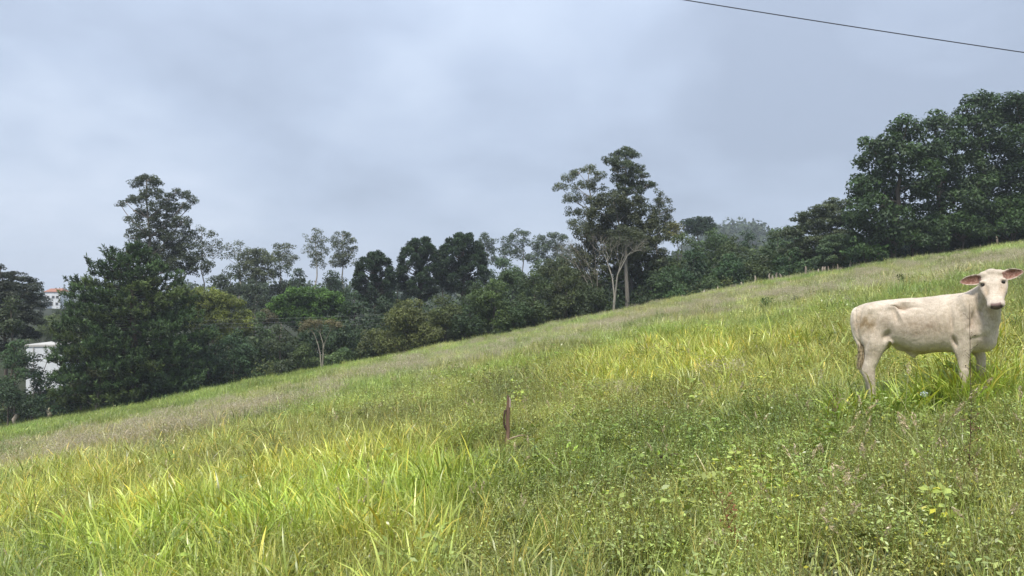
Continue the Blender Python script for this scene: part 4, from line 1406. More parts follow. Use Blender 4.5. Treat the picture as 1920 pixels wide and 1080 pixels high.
def c_ground(X, s):
    w = CR + cf * X + cl * s
    return tz(*w) - CZ


def loft(V, Fc, rings):
    """rings: list of (n,3) arrays"""
    n = len(rings[0])
    b = len(V)
    for r in rings:
        V.extend([tuple(p) for p in r])
    for i in range(len(rings) - 1):
        for j in range(n):
            Fc.append((b + i * n + j, b + i * n + (j + 1) % n, b + (i + 1) * n + (j + 1) % n, b + (i + 1) * n + j))
    Fc.append(tuple(b + j for j in range(n))[::-1])
    Fc.append(tuple(b + (len(rings) - 1) * n + j for j in range(n)))


def ring(c, U, W, a, b_up, b_dn=None, n=28, pw=1.0, ridge=0.0):
    th = np.arange(n) * 2 * math.pi / n
    co, si = np.cos(th), np.sin(th)
    b_dn = b_up if b_dn is None else b_dn
    x = np.sign(co) * np.abs(co) ** pw * a * (1 - ridge * np.clip(si, 0, 1))
    y = np.sign(si) * np.abs(si) ** pw * np.where(si > 0, b_up, b_dn)
    return np.array(c)[None] + x[:, None] * np.array(U)[None] + y[:, None] * np.array(W)[None]


def ellipsoid(V, Fc, c, r, rot=0.0, n=20, pitch=0.0):
    rings = []
    for a in np.linspace(-0.97, 0.97, 11) * math.pi / 2:
        h = math.sin(a)
        w = math.cos(a)
        rr = ring((0, 0, 0), (1, 0, 0), (0, 1, 0), r[0] * w, r[1] * w, n=n)
        rr[:, 2] += h * r[2]
        if pitch:
            x, z = rr[:, 0] * math.cos(pitch) + rr[:, 2] * math.sin(pitch), -rr[:, 0] * math.sin(pitch) + rr[:, 2] * math.cos(pitch)
            rr[:, 0], rr[:, 2] = x, z
        rings.append(rr + np.array(c))
    loft(V, Fc, rings)


# head frame
_el, _yaw = R(46), 0.16
Ah = np.array([_yaw, -math.sqrt(1 - _yaw ** 2), 0])
A = np.append(Ah[:2] * math.cos(_el), -math.sin(_el))
Up = np.append(Ah[:2] * math.sin(_el), math.cos(_el))
Wd = np.cross(A, Up)                                 # towards the picture's right
_r = R(12)
W_ = Wd * math.cos(_r) + Up * math.sin(_r)
if W_[0] < 0:
    Wd = -Wd
    W_ = Wd * math.cos(_r) + Up * math.sin(_r)
U_ = Up * math.cos(_r) - Wd * math.sin(_r)
HO = CP(1861, 520, -0.13)


def HP(a, w, u):
    return HO + A * a + W_ * w + U_ * u


def build_calf():
    V, Fc = [], []
    X_, Y_, Z_ = np.array([1., 0, 0]), np.array([0., 1, 0]), np.array([0., 0, 1])
    # trunk
    T = [(1595.5, 590, 610, .05), (1600, 581, 634, .105), (1609, 573, 648, .145), (1626, 567.5, 652, .165), (1650, 562.5, 648, .172), (1678, 560.5, 646, .178), (1700, 558.5, 656, .192),
         (1722, 557.5, 663, .205), (1750, 555.5, 662, .212), (1780, 551, 660, .205), (1803, 548, 661, .188), (1824, 548, 662, .165), (1843, 556, 660, .135), (1858, 574, 650, .095), (1868, 596, 634, .045)]
    rings = []
    for px, top, bot, hw in T:
        a, b = CP(px, top), CP(px, bot)
        c = (a + b) / 2
        h = (a[2] - b[2]) / 2
        rings.append(ring(c, Y_, Z_, hw, h, n=36, pw=0.88, ridge=0.15))
    loft(V, Fc, rings)
    # sheath fold under the belly
    for (px, py, r) in [(1695, 650, (.10, .05, .05)), (1711, 656, (.07, .035, .065)), (1713, 664, (.035, .022, .045)), (1730, 655, (.10, .05, .05))]:
        ellipsoid(V, Fc, CP(px, py, 0), r)
    for sd in (-1, 1):
        E = lambda px, py, s, r, p=0: ellipsoid(V, Fc, CP(px, py, 0) + np.array([0, sd * s, 0]), r, pitch=p)
        E(1640, 609, .09, (.165, .085, .235), 0.12)       # thigh
        E(1658, 622, .105, (.085, .05, .13), -0.25)        # stifle
        E(1677, 574, .115, (.07, .05, .045))               # hook bone
        E(1611, 590, .065, (.06, .045, .055))              # pin bone
        E(1810, 592, .115, (.115, .06, .22), 0.1)          # shoulder
        E(1822, 622, .115, (.085, .055, .10))              # point of shoulder
        E(1800, 636, .105, (.085, .045, .075))             # elbow
        E(1765, 606, .105, (.2, .095, .21))                # barrel
    # chest and throat
    ellipsoid(V, Fc, CP(1846, 604, 0), (.105, .14, .21))
    ellipsoid(V, Fc, CP(1846, 638, 0), (.10, .11, .12))
    ellipsoid(V, Fc, CP(1862, 616, -.02), (.045, .06, .13))
    # neck
    Pn = [(CP(1795, 588, 0), .19, .135), (CP(1822, 572, -.01), .165, .125), (CP(1843, 558, -.04), .14, .108), (CP(1855, 544, -.07), .115, .10), (CP(1861, 532, -.10), .09, .09)]
    cs = np.array([p[0] for p in Pn])
    tg = unit(np.gradient(cs, axis=0))
    rings = []
    for (c, v, l), t in zip(Pn, tg):
        lat = unit(np.cross(np.array([0, 0, 1.]), t))
        up = np.cross(t, lat)
        rings.append(ring(c, lat, up, l, v * 0.85, v * 1.1, n=24))
    loft(V, Fc, rings)
    # throat under the jaw down to the chest
    ths = [(CP(1858, 562, -.10), .075, .07), (CP(1858, 580, -.07), .085, .085), (CP(1856, 600, -.03), .09, .095), (CP(1852, 622, -.0), .08, .10)]
    loft(V, Fc, [ring(c, X_, Y_, a, b, n=20) for c, a, b in ths])
    # head
    H = [(-.06, .05, .04, .06), (-.035, .085, .065, .09), (0, .108, .082, .105), (.05, .124, .083, .12), (.10, .128, .076, .128), (.145, .122, .068, .132), (.19, .108, .058, .128), (.235, .092, .050, .112),
         (.28, .078, .046, .09), (.32, .070, .046, .074), (.355, .073, .048, .066), (.385, .073, .043, .056), (.405, .062, .034, .042), (.414, .04, .02, .026)]
    rings = []
    for a, hw, up, dn in H:
        dn *= .90
        up *= .95
        hw *= np.interp(a, [0, .12, .2, .34], [.88, .88, .96, .95])
        a *= .94
        rg = ring((0, 0, 0), (1, 0, 0), (0, 1, 0), hw, up, dn, n=32, pw=0.86)
        rg[:, 0] *= 1 - .42 * np.clip(-rg[:, 1] / dn, 0, 1) ** 1.5
        rings.append(HP(a, 0, 0)[None] + rg[:, :1] * W_[None] + rg[:, 1:2] * U_[None])
    loft(V, Fc, rings)
    for sd in (-1, 1):
        # brow and cheek
        for c, r in ((HP(.098, sd * .078, .048), (.030, .030, .022)), (HP(.16, sd * .050, -.045), (.05, .035, .04)), (HP(.35, sd * .044, .010), (.024, .024, .022)), (HP(.012, sd * .055, .05), (.05, .045, .04))):
            ellipsoid(V, Fc, c, r)
    ellipsoid(V, Fc, HP(-.005, 0, .055), (.06, .05, .04))       # poll
    # ears: cupped leaf shapes, opening towards the camera
    toc = unit(np.array([0.05, -1.0, 0.05]))
    ears = []
    for sd, tip in ((-1, (1797, 529.5)), (1, (1921, 508))):
        b = HP(.035, sd * .080, .026)
        # tip at the same distance roughly, a little to the front
        e = CP(tip[0], tip[1], b[1] - 0.01)
        E = e - b
        ln = np.linalg.norm(E)
        E = E / ln
        Nn = unit(toc - E * np.dot(toc, E))
        S = np.cross(E, Nn)
        if S[2] < 0:
            S = -S
        ears.append((b, E, Nn, S, ln))
        nu, nv = 14, 9
        fr, bk = [], []
        for i in range(nu):
            u = i / (nu - 1)
            w = 0.049 * (math.sin(math.pi * (0.17 + 0.83 * u) ** 0.85)) ** 0.75 + 0.004
            for j in range(nv):
                v = j / (nv - 1) * 2 - 1
                dep = 0.030 * (1 - v * v) * math.sin(math.pi * (0.12 + 0.8 * u))
                q = b + E * ln * u + S * w * (v * 1.0 + 0.1) - Nn * dep
                fr.append(q + Nn * 0.0085)
                bk.append(q - Nn * 0.0085)
        base = len(V)
        V.extend([tuple(p) for p in fr + bk])
        o = nu * nv
        for i in range(nu - 1):
            for j in range(nv - 1):
                a0, a1, a2, a3 = i * nv + j, i * nv + j + 1, (i + 1) * nv + j + 1, (i + 1) * nv + j
                Fc.append((base + a0, base + a1, base + a2, base + a3))
                Fc.append((base + o + a3, base + o + a2, base + o + a1, base + o + a0))
        rim = [i * nv for i in range(nu)] + [(nu - 1) * nv + j for j in range(1, nv)] + [i * nv + nv - 1 for i in range(nu - 2, -1, -1)] + [j for j in range(nv - 2, 0, -1)]
        for a0, a1 in zip(rim, rim[1:] + rim[:1]):
            Fc.append((base + a1, base + a0, base + o + a0, base + o + a1))

    # legs: stacked horizontal rings from the body down to the hoof
    def leg(rows, s):
        rings = []
        for (px, py, fa, sw) in rows:
            c = CP(px, py, 0)
            rings.append(ring(np.array([c[0], s, c[2]]), X_, Y_, fa, sw, n=18))
        loft(V, Fc, rings)
    near_h = [(1640, 596, .05, .03), (1640, 606, .10, .05), (1642, 622, .13, .068), (1645, 640, .135, .075), (1645, 652, .105, .066), (1642, 664, .082, .056), (1638, 677, .070, .050), (1633, 688, .066, .046), (1632, 698, .066, .044), (1635, 708, .055, .040),
              (1638, 718, .042, .035), (1640, 732, .034, .031), (1641.5, 748, .033, .030), (1642.5, 762, .036, .034), (1643.5, 770, .041, .038), (1646, 776, .036, .034), (1648, 782, .046, .042), (1650, 790, .056, .048)]
    leg(near_h, -.115)
    leg([(px - (0 if py < 650 else min(14, (py - 650) * .5)), py - (0 if py < 660 else (py - 660) * 0.10), fa, sw) for px, py, fa, sw in near_h], .115)
    near_f = [(1808, 594, .04, .02), (1807, 604, .08, .04), (1806, 618, .105, .055), (1806, 636, .105, .062), (1806, 648, .092, .058), (1807, 660, .072, .050), (1808, 672, .054, .042), (1808.5, 684, .046, .038), (1809, 695, .046, .040), (1809, 705, .045, .040),
              (1809, 715, .034, .031), (1809, 727, .030, .027), (1809, 738, .033, .031), (1810, 745, .037, .035), (1812, 751, .034, .033), (1814, 756, .042, .040), (1816, 763, .052, .046)]
    leg(near_f, -.105)
    leg([(px + (0 if py < 630 else min(30, (py - 630) * .75)), py - (0 if py < 660 else (py - 660) * 0.10), fa, sw) for px, py, fa, sw in near_f], .105)

    me = bpy.data.meshes.new('calf_body')
    me.from_pydata(V, [], Fc)
    me.validate()
    o = bpy.data.objects.new('tmp', me)
    COL.objects.link(o)
    m = o.modifiers.new('r', 'REMESH')
    m.mode = 'VOXEL'
    m.voxel_size = 0.0078
    m.use_smooth_shade = True
    m = o.modifiers.new('s', 'SMOOTH')
    m.factor = 0.5
    m.iterations = 5
    dg = bpy.context.evaluated_depsgraph_get()
    me2 = bpy.data.meshes.new_from_object(o.evaluated_get(dg))
    bpy.data.objects.remove(o)
    n = len(me2.vertices)
    P = np.empty(n * 3, np.float32)
    me2.vertices.foreach_get('co', P)
    P = P.reshape(-1, 3).astype(float)
    Nn = np.empty(n * 3, np.float32)
    me2.vertices.foreach_get('normal', Nn)
    Nn = Nn.reshape(-1, 3).astype(float)
    # relax the trunk and the legs, keep the head crisp
    ed = np.empty(len(me2.edges) * 2, np.int32)
    me2.edges.foreach_get('vertices', ed)
    ed = ed.reshape(-1, 2)
    deg = np.bincount(ed.ravel(), minlength=n)[:, None]
    hdist = np.linalg.norm(P - HP(.12, 0, 0), axis=1)
    relax = (sstep(.24, .34, hdist) * (0.35 + .65 * sstep(.22, .45, P[:, 2] - np.array([0.0]))))[:, None]
    for _ in range(26):
        sm = np.zeros((n, 3))
        for k in range(3):
            sm[:, k] = np.bincount(ed[:, 0], P[ed[:, 1], k], n) + np.bincount(ed[:, 1], P[ed[:, 0], k], n)
        P += (sm / deg - P) * 0.6 * relax
    # finer modelling: folds, hollows and bones, pushed along the surface
    disp = np.zeros(n)
    side = sstep(0.05, 0.12, np.abs(P[:, 1]))

    def dent(px, py, rx, rz, amp, tilt=0.0):
        c = CP(px, py, 0)
        dx, dz = P[:, 0] - c[0], P[:, 2] - c[2]
        u = dx * math.cos(tilt) + dz * math.sin(tilt)
        v = -dx * math.sin(tilt) + dz * math.cos(tilt)
        disp[:] += 2.3 * amp * side * np.exp(-(u / rx) ** 2 - (v / rz) ** 2)
    dent(1695, 575, .055, .035, -.022)                 # hollow before the hook bone
    dent(1700, 566, .10, .010, .006, -0.05)
    dent(1683, 590, .022, .07, -.014, 0.3)             # fold of the flank
    dent(1668, 628, .03, .05, -.014, -0.5)
    dent(1676, 640, .03, .014, .012, -.5)
    dent(1700, 574, .14, .016, -.007, -0.06)
    dent(1690, 584, .012, .09, .007, 0.42)
    for _x, _y in ((1608, 588), (1609, 600), (1611, 612), (1614, 624), (1618, 636), (1623, 648)):
        c_ = CP(_x, _y, 0)
        disp -= .0085 * np.exp(-((P[:, 0] - c_[0]) / .010) ** 2 - ((P[:, 2] - c_[2]) / .045) ** 2) * (P[:, 1] < -.03)
    dent(1640, 580, .06, .03, .006, 0.3)
    dent(1650, 600, .012, .10, -.005, -0.35)
    dent(1788, 600, .018, .12, -.013, 0.1)             # behind the shoulder blade
    dent(1815, 575, .02, .07, .006, 0.35)
    dent(1826, 600, .014, .08, -.012, -0.15)           # crease between neck and shoulder
    dent(1836, 632, .06, .022, -.005, 0.3)
    dent(1632, 640, .018, .07, -.008, -0.2)
    dent(1615, 600, .016, .10, -.006, -0.2)
    dent(1793, 640, .018, .05, -.016, 0.2)
    for k in range(7):                                 # faint ribs
        dent(1716 + k * 10, 608 - k * 1.0, .012, .11, .0014, 0.22)
    # wrinkles of the neck skin
    nk = CP(1836, 585, 0)
    lump = vnoise(P[:, 0] + .4 * P[:, 1], P[:, 2] + .3 * P[:, 1], .16, 51) - .5
    ridg = np.abs(vnoise(P[:, 0] * .8 + P[:, 2] * .6, P[:, 2] * .8 - P[:, 0] * .6, .07, 52) - .5)
    bodyw = sstep(.24, .34, hdist)
    disp += bodyw * (lump * .013 - sstep(.30, 0, ridg) * .0016)
    wv = np.exp(-((P[:, 0] - nk[0]) / .10) ** 2 - ((P[:, 2] - nk[2]) / .16) ** 2) * (P[:, 1] < 0)
    disp += wv * 0.005 * np.sin((P[:, 0] * 0.9 + P[:, 2] * 0.35) * 95)
    H_ = P - HO
    ha, hw_, hu = H_ @ A, H_ @ W_, H_ @ U_
    ha = np.where(ha > .2, .2 + (ha - .2) / .88, ha)
    hd = (np.abs(ha - .18) < .3) & (np.abs(hw_) < .14)
    for sd in (-1, 1):
        disp -= 0.014 * np.exp(-((ha - .126) ** 2 + (hw_ - sd * .080) ** 2 + (hu - .042) ** 2) / .018 ** 2)          # eye sockets
        disp -= 0.010 * np.exp(-((ha - .20) / .06) ** 2 - ((hw_ - sd * .058) / .014) ** 2) * hd * (hu > 0)             # bony edge of the face
        disp -= 0.016 * np.exp(-((ha - .400) ** 2 + (hw_ - sd * .036) ** 2 + (hu - .008) ** 2) / .012 ** 2)         # nostrils
    disp -= 0.008 * np.exp(-((ha - .385) / .022) ** 2 - ((hu + .028) / .005) ** 2) * hd                                 # mouth
    rng = np.random.default_rng(4)
    P += Nn * disp[:, None]
    me2.vertices.foreach_set('co', P.astype(np.float32).ravel())
    # coat colours
    cream = np.array([0.63, 0.540, 0.440])
    col = np.repeat(cream[None], n, 0)

    def blot(w, c):
        w = np.clip(w, 0, 1)[:, None]
        col[:] = col * (1 - w) + np.array(c) * w

    def spot(px, py, rx, rz, amt, c, sgn=-1):
        q = CP(px, py, 0)
        f = amt * np.exp(-((P[:, 0] - q[0]) / rx) ** 2 - ((P[:, 2] - q[2]) / rz) ** 2) * (P[:, 1] * sgn > -0.02)
        nn = vnoise(P[:, 0] * 1 + P[:, 1] * .5, P[:, 2], .035, 31) * .6 + vnoise(P[:, 0], P[:, 2], .012, 32) * .4
        blot(f * (0.35 + 1.1 * nn), c)
    tan_ = (0.40, 0.30, 0.19)
    spot(1628, 606, .11, .10, 1.0, (.34, .25, .15))
    spot(1665, 600, .05, .06, .45, (0.45, .36, .27))
    spot(1735, 612, .26, .10, .8, (0.38, .29, .205))
    spot(1640, 660, .10, .06, .25, tan_)
    spot(1826, 600, .07, .12, .6, (.46, .36, .29))
    spot(1846, 640, .05, .05, .4, (.35, .27, .19))
    spot(1833, 555, .03, .03, .5, (.30, .24, .19))
    spot(1735, 660, .25, .04, .8, (.42, .32, .22))
    spot(1700, 652, .06, .03, .4, (.32, .23, .15))
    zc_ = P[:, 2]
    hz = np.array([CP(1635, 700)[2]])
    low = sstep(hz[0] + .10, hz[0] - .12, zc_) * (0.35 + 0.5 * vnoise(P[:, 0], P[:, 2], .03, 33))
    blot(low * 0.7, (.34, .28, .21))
    bigv = vnoise(P[:, 0], P[:, 2], .13, 34)[:, None] * .22 + vnoise(P[:, 0] + P[:, 1], P[:, 2], .035, 35)[:, None] * .14
    col *= 0.80 + bigv
    # bright forehead and muzzle rim
    blot(0.55 * np.exp(-((ha - .03) / .10) ** 2 - (hw_ / .11) ** 2) * hd * (hu > 0), (.60, .52, .43))
    blot(0.8 * sstep(.33, .355, ha) * hd * (np.abs(hw_) < .09), (.62, .53, .46))
    nose = sstep(.372, .384, ha - .10 * np.abs(hw_)) * sstep(.052, .043, np.abs(hw_) + .25 * np.abs(hu)) * sstep(-.030, -.024, hu) * sstep(.040, .034, hu) * hd
    blot(nose * .95, (.17, .12, .125))
    blot(nose * sstep(.018, .034, hu) * .8, (.30, .20, .19))
    for sd in (-1, 1):
        blot(1.0 * np.exp(-(((ha - .402) / .014) ** 2 + ((hw_ - sd * .036) / .0135) ** 2 + ((hu - .008) / .013) ** 2) ** 2), (.025, .015, .015))
        blot(.45 * np.exp(-(((ha - .126) ** 2 + (hw_ - sd * .080) ** 2 + (hu - .046) ** 2) / .028 ** 2)), (.33, .23, .17))
        blot(.6 * np.exp(-(((ha - .21) / .06) ** 2 + ((hw_ - sd * .066) / .026) ** 2)) * hd * (.5 + .9 * vnoise(ha, hw_, .02, 61)), (.44, .32, .21))  # shading down the sides of the nose, put into the coat colour
    blot(.75 * np.exp(-((hu + .030) / .006) ** 2) * sstep(.35, .37, ha) * hd, (.15, .1, .09))
    for (b, E, En, S, ln) in ears:
        q = P - b
        u, v, w = q @ E / ln, q @ S, q @ En
        wd_ = 0.049 * (np.sin(np.pi * np.clip(0.17 + 0.83 * np.clip(u, 0, 1), 0, 1) ** 0.85)) ** 0.75 + 0.004
        inner = (u > .04) & (u < 1.02) & (np.abs(w) < .06) & ((Nn @ En) > 0.15)
        rimf = 1 - sstep(.62, .88, np.abs(v - 0.1 * wd_) / wd_)
        nn = vnoise(v * 1.0, u * .35, .010, 36)
        blot(inner * rimf * sstep(1.0, .86, u) * (0.75 + .3 * nn), (.22, .085, .06))
        blot(inner * rimf * np.exp(-((u - .45) / .25) ** 2 - ((v) / .012) ** 2) * .55, (.11, .05, .04))
        blot(inner * rimf * (nn > .72) * .35, (.62, .5, .4))
    # hooves
    for (px, s) in ((1648, -.115), (1634, .115), (1815, -.105), (1845, .105)):
        q = CP(px, 780, 0)
        g = c_ground(q[0], s)
        m_ = (np.abs(P[:, 0] - q[0]) < .12) & (np.abs(P[:, 1] - s) < .08) & (zc_ < g + .055)
        col[m_] = (.10, .085, .07)
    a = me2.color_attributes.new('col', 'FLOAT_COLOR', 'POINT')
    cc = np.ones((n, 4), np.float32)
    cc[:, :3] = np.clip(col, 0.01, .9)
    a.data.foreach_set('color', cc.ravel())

    m, nt, b = new_mat('calf_coat')
    at = nt.nodes.new('ShaderNodeAttribute')
    at.attribute_name = 'col'
    tcx = nt.nodes.new('ShaderNodeTexCoord')
    mp = nt.nodes.new('ShaderNodeMapping')
    mp.inputs['Scale'].default_value = (1, 1, .35)
    nt.links.new(tcx.outputs['Object'], mp.inputs[0])
    n1_ = nnoise(nt, mp.outputs[0], 90, 4, .75)
    n2_ = nnoise(nt, tcx.outputs['Object'], 22, 4, .6)
    c = nmix(nt, 1.0, at.outputs['Color'], nramp(nt, n1_, [(.3, (.78, .765, .74)), (.7, (1.10, 1.10, 1.09))]), 'MULTIPLY')
    c = nmix(nt, 1.0, c, nramp(nt, n2_, [(.3, (.84, .81, .77)), (.7, (1.08, 1.08, 1.08))]), 'MULTIPLY')
    nt.links.new(c, b.inputs['Base Color'])
    b.inputs['Roughness'].default_value = .8
    b.inputs['Specular IOR Level'].default_value = .2
    b.inputs['Sheen Weight'].default_value = .12
    bp = nt.nodes.new('ShaderNodeBump')
    bp.inputs['Strength'].default_value = .55
    bp.inputs['Distance'].default_value = .008
    nt.links.new(nmath(nt, 'ADD', n1_, nmath(nt, 'MULTIPLY', n2_, 1.6)), bp.inputs['Height'])
    nt.links.new(bp.outputs[0], b.inputs['Normal'])
    me2.materials.clear()
    me2.materials.append(m)
    me2.name = 'calf_body'
    root = link('calf', me2)
    root.location = (CR[0], CR[1], CZ)
    root.rotation_euler = (0, 0, HEAD_ANG)
    tag(root, 'cream white calf standing side-on in tall grass, looking at the camera with ears out', 'calf')
    # eyes
    me_, nt, b = new_mat('calf_eye')
    b.inputs['Base Color'].default_value = (.012, .008, .006, 1)
    b.inputs['Roughness'].default_value = .12
    for sd in (-1, 1):
        bm = bmesh.new()
        bmesh.ops.create_uvsphere(bm, u_segments=20, v_segments=12, radius=.0150)
        mm = bpy.data.meshes.new('eye')
        bm.to_mesh(mm)
        bm.free()
        for p in mm.polygons:
            p.use_smooth = True
        mm.materials.append(me_)
        e = link('eye', mm, root)
        e.location = HP(.126, sd * .080, .047)
        e.scale = (1.1, 1, .85)
    # tail: lies down the back of the thighs and ends in a switch of hair
    G = Geo()
    tp = [CP(1612, 573.5, -.01), CP(1604, 579, -.03), CP(1600.5, 592, -.065), CP(1601, 612, -.085), CP(1605, 630, -.095), CP(1611, 645, -.10), CP(1616, 658, -.10)]
    tp = np.array(tp) - np.array([0.006, 0, 0])
    tp[0] -= np.array([-.02, 0, .03])
    tp[1] -= np.array([-.006, 0, .012])
    tt = np.linspace(0, 6, 25)
    tpi = np.stack([np.interp(tt, np.arange(7), tp[:, i]) for i in range(3)], -1)
    for _ in range(2):
        tpi[1:-1] = (tpi[:-2] + tpi[1:-1] * 2 + tpi[2:]) / 4
    G.tube(tpi, np.interp(tt, [0, 1, 3, 6], [.028, .030, .023, .016]), 12, np.array([.66, .58, .47]))
    tm = G.mesh('tail', m, True)
    tail = link('tail', tm, root)
    G = Geo()
    rng = np.random.default_rng(8)
    endp = CP(1615, 652, -.10)
    for i in range(260):
        o_ = rng.normal(size=3) * np.array([.016, .016, .02])
        q = CP(1612 + rng.normal() * 3, 684 + rng.uniform(-14, 10), -.10) + rng.normal(size=3) * .012
        mid = (endp + q) / 2 + np.array([.028, -.01, 0]) + rng.normal(size=3) * .012
        G.tube(bez(endp + o_, mid, q, 5), np.linspace(.0032, .0012, 5), 3, np.array([.50, .40, .26]) * rng.uniform(.5, 1.35))
    link('hair', G.mesh('tail_hair', M_HAIR, True), tail)
    return root


M_HAIR = rough_mat('tail_hair', 40, (.8, .8, .8), (1.15, 1.15, 1.15), 0, .7)
build_calf()

# ------------------------------------------------------------------ fence stakes along the far edge of the pasture
STAKES = [  # px, py of the foot, py of the top, thickness (px), lean, label
    (30, 799, 783, 6, 0.05, 'short dark fence stake nearest the left picture edge'),
    (95, 792, 773, 7, 0.0, 'thick pale mossy fence stake at the lower left pasture edge'),
    (187, 781, 764, 5, -0.03, 'mossy fence stake right of the thin pale trunk below the pine'),
    (152, 783, 766, 3, 0.04, 'thin fence stake between the two mossy stakes below the pine'),
    (1279, 572, 557, 2.4, 0.0, 'first thin stake of the row right of the eucalyptus group'),
    (1290, 571, 559, 2.2, 0.05, 'second thin stake of the row, slightly tilted, right of the eucalyptus group'),
    (1296, 570, 556, 2.2, -0.04, 'third thin stake of the row right of the eucalyptus group'),
    (1320, 566, 546, 3.0, 0.02, 'dark stake left of the white-topped stake'),
    (1328, 562, 550, 3.6, 0.15, 'short white-topped fence stake'),
    (1338, 560, 546, 2.4, 0.0, 'thin stake right of the white-topped stake'),
    (1346, 558, 539, 2.8, -0.05, 'pale stake before the small light green tree'),
    (1392, 551, 533, 3.2, -0.12, 'leaning whitish forked stake on the open slope edge'),
    (1416, 549, 521, 2.8, 0.02, 'tall thin grey stake standing alone on the slope edge'),
    (1443, 543, 517, 3.2, 0.0, 'tall stake at the left of the dense stake cluster'),
    (1447, 542, 520, 2.6, 0.08, 'thin slanting stake right beside the tall cluster stake'),
    (1451, 540, 524, 2.6, -0.03, 'shorter stake in the middle of the dense stake cluster'),
    (1456, 539, 515, 3.2, 0.02, 'straight stake at the right of the dense stake cluster'),
    (1467, 535, 517, 3.0, -0.28, 'crooked stake leaning left at the end of the stake cluster'),
    (1511, 528, 503, 3.4, 0.0, 'tall grey stake halfway between stake cluster and banana plant'),
    (1533, 522, 508, 2.6, 0.08, 'short dark stake left of the pale broken pair'),
    (1541, 521, 504, 3.0, 0.10, 'thick pale broken stake, left of the pair before the banana plant'),
    (1548, 520, 504, 2.8, -0.06, 'thick pale broken stake, right of the pair before the banana plant'),
    (1553, 519, 503, 2.2, 0.0, 'thin stake just right of the broken pair'),
    (1571, 517, 499, 2.0, 0.03, 'thin stake below the left leaf of the banana plant'),
    (1595, 513, 492, 3.0, 0.0, 'pale stake under the middle of the banana plant'),
    (1605, 511, 489, 3.2, 0.04, 'pale stake with a light patch under the banana plant'),
    (1642, 505, 488, 3.6, -0.05, 'thick stake of the white-patched pair right of the banana plant'),
    (1647, 504, 489, 3.0, 0.05, 'slimmer stake of the white-patched pair right of the banana plant'),
    (1665, 502, 480, 2.4, 0.0, 'thin tall stake at the shaded foot of the right wood'),
    (1838, 477, 463, 2.2, 0.04, 'short thin stake at the foot of the wood above the calf'),
    (1870, 472, 447, 2.8, -0.02, 'tall thin stake at the foot of the wood by the calf\'s head'),
]


def make_stakes():
    rng = np.random.default_rng(61)
    for px, pb, pt_, w, lean, lab in STAKES:
        g0 = pt(px, 555, 58.0)
        D = 58.6 if px > 300 else 53.4
        for _ in range(4):
            g = pt(px, 555, D)
            D = float(np.interp(g.x, [-62, -38, -28, -18, -5, 60], [53.4, 53.8, 55, 58.5, 59.8, 60.3])) + 0.4
        g = pt(px, 555, D)
        z0 = tz(g.x, D)
        h = pt(px, pt_ - (8 if px < 300 else 4), D).z - z0
        r = w * PXM(D) / 2 * 1.3
        G = Geo()
        k = 7
        zz = np.linspace(-0.25, h, k)
        P_ = np.stack([zz * lean + rng.normal(size=k) * r * .35, rng.normal(size=k) * r * .3, zz], -1)
        rr = r * rng.uniform(.8, 1.15, k)
        rr[-1] *= .55
        tone = rng.uniform(.75, 1.2) * (1.2 if ('pale' in lab or 'white' in lab) else .9)
        cc = np.repeat(np.array([[.36, .32, .27]]) * tone, k * 7, 0)
        if 'white' in lab:
            cc[-14:] = (.55, .53, .49)
        if 'mossy' in lab:
            cc[::3] = (.22, .24, .13)
        G.tube(P_, rr, 7, cc)
        o = link('fence_stake', G.mesh('fence_stake', M_WOOD, True))
        o.location = (g.x, D, z0)
        tag(o, lab, 'fence stake', 'wooden fence stakes along the far pasture edge')


make_stakes()


# ------------------------------------------------------------------ banana plant
def banana():
    rng = np.random.default_rng(71)
    D = 60.2
    g = pt(1622, 555, D)
    z0 = tz(g.x, D)
    root = thing('banana_plant', (g.x, D, z0), 'banana plant with broad torn leaves between the fence stakes and the dark wood', 'plant')
    for (ox, h) in ((0.0, 1.2), (-.9, .8), (.9, 1.1)):
        G = Geo()
        G.tube(np.array([[ox, 0, -.2], [ox + .03, 0, h * .6], [ox, 0, h]]), [.14, .11, .07], 8, (.14, .13, .07))
        link('stem', G.mesh('stem', M_BARK, True), root)
        for k in range(6):
            az = k * 1.05 + rng.uniform(-.3, .3) + ox
            ln = rng.uniform(1.2, 1.9)
            n = 9
            t = np.linspace(0, 1, n)
            th = rng.uniform(.15, .5) + 1.5 * t ** 1.4
            hor = np.concatenate([[0], np.cumsum(np.sin(th[:-1]) * ln / (n - 1))])
            ver = np.concatenate([[0], np.cumsum(np.cos(th[:-1]) * ln / (n - 1))])
            c = np.stack([ox + math.cos(az) * hor, math.sin(az) * hor, h + ver], -1)
            s = np.array([-math.sin(az), math.cos(az), 0])
            G = Geo()
            w = .30 * np.sin(np.pi * np.clip(t * .93 + .04, 0, 1)) ** .5
            for sd in (-1, 1):
                for i in range(n - 1):
                    gap = rng.uniform(0, .25)
                    a, b = c[i], c[i] * gap + c[i + 1] * (1 - gap)
                    dz = np.array([0, 0, -.12 - rng.uniform(0, .08)])
                    G.add([a, b, b + sd * s * w[i + 1] + dz, a + sd * s * w[i] + dz], [[0, 1, 2, 3]], np.array([.085, .15, .055]) * rng.uniform(.8, 1.35))
            link('leaf', G.mesh('leaf', M_LEAF), root)


banana()


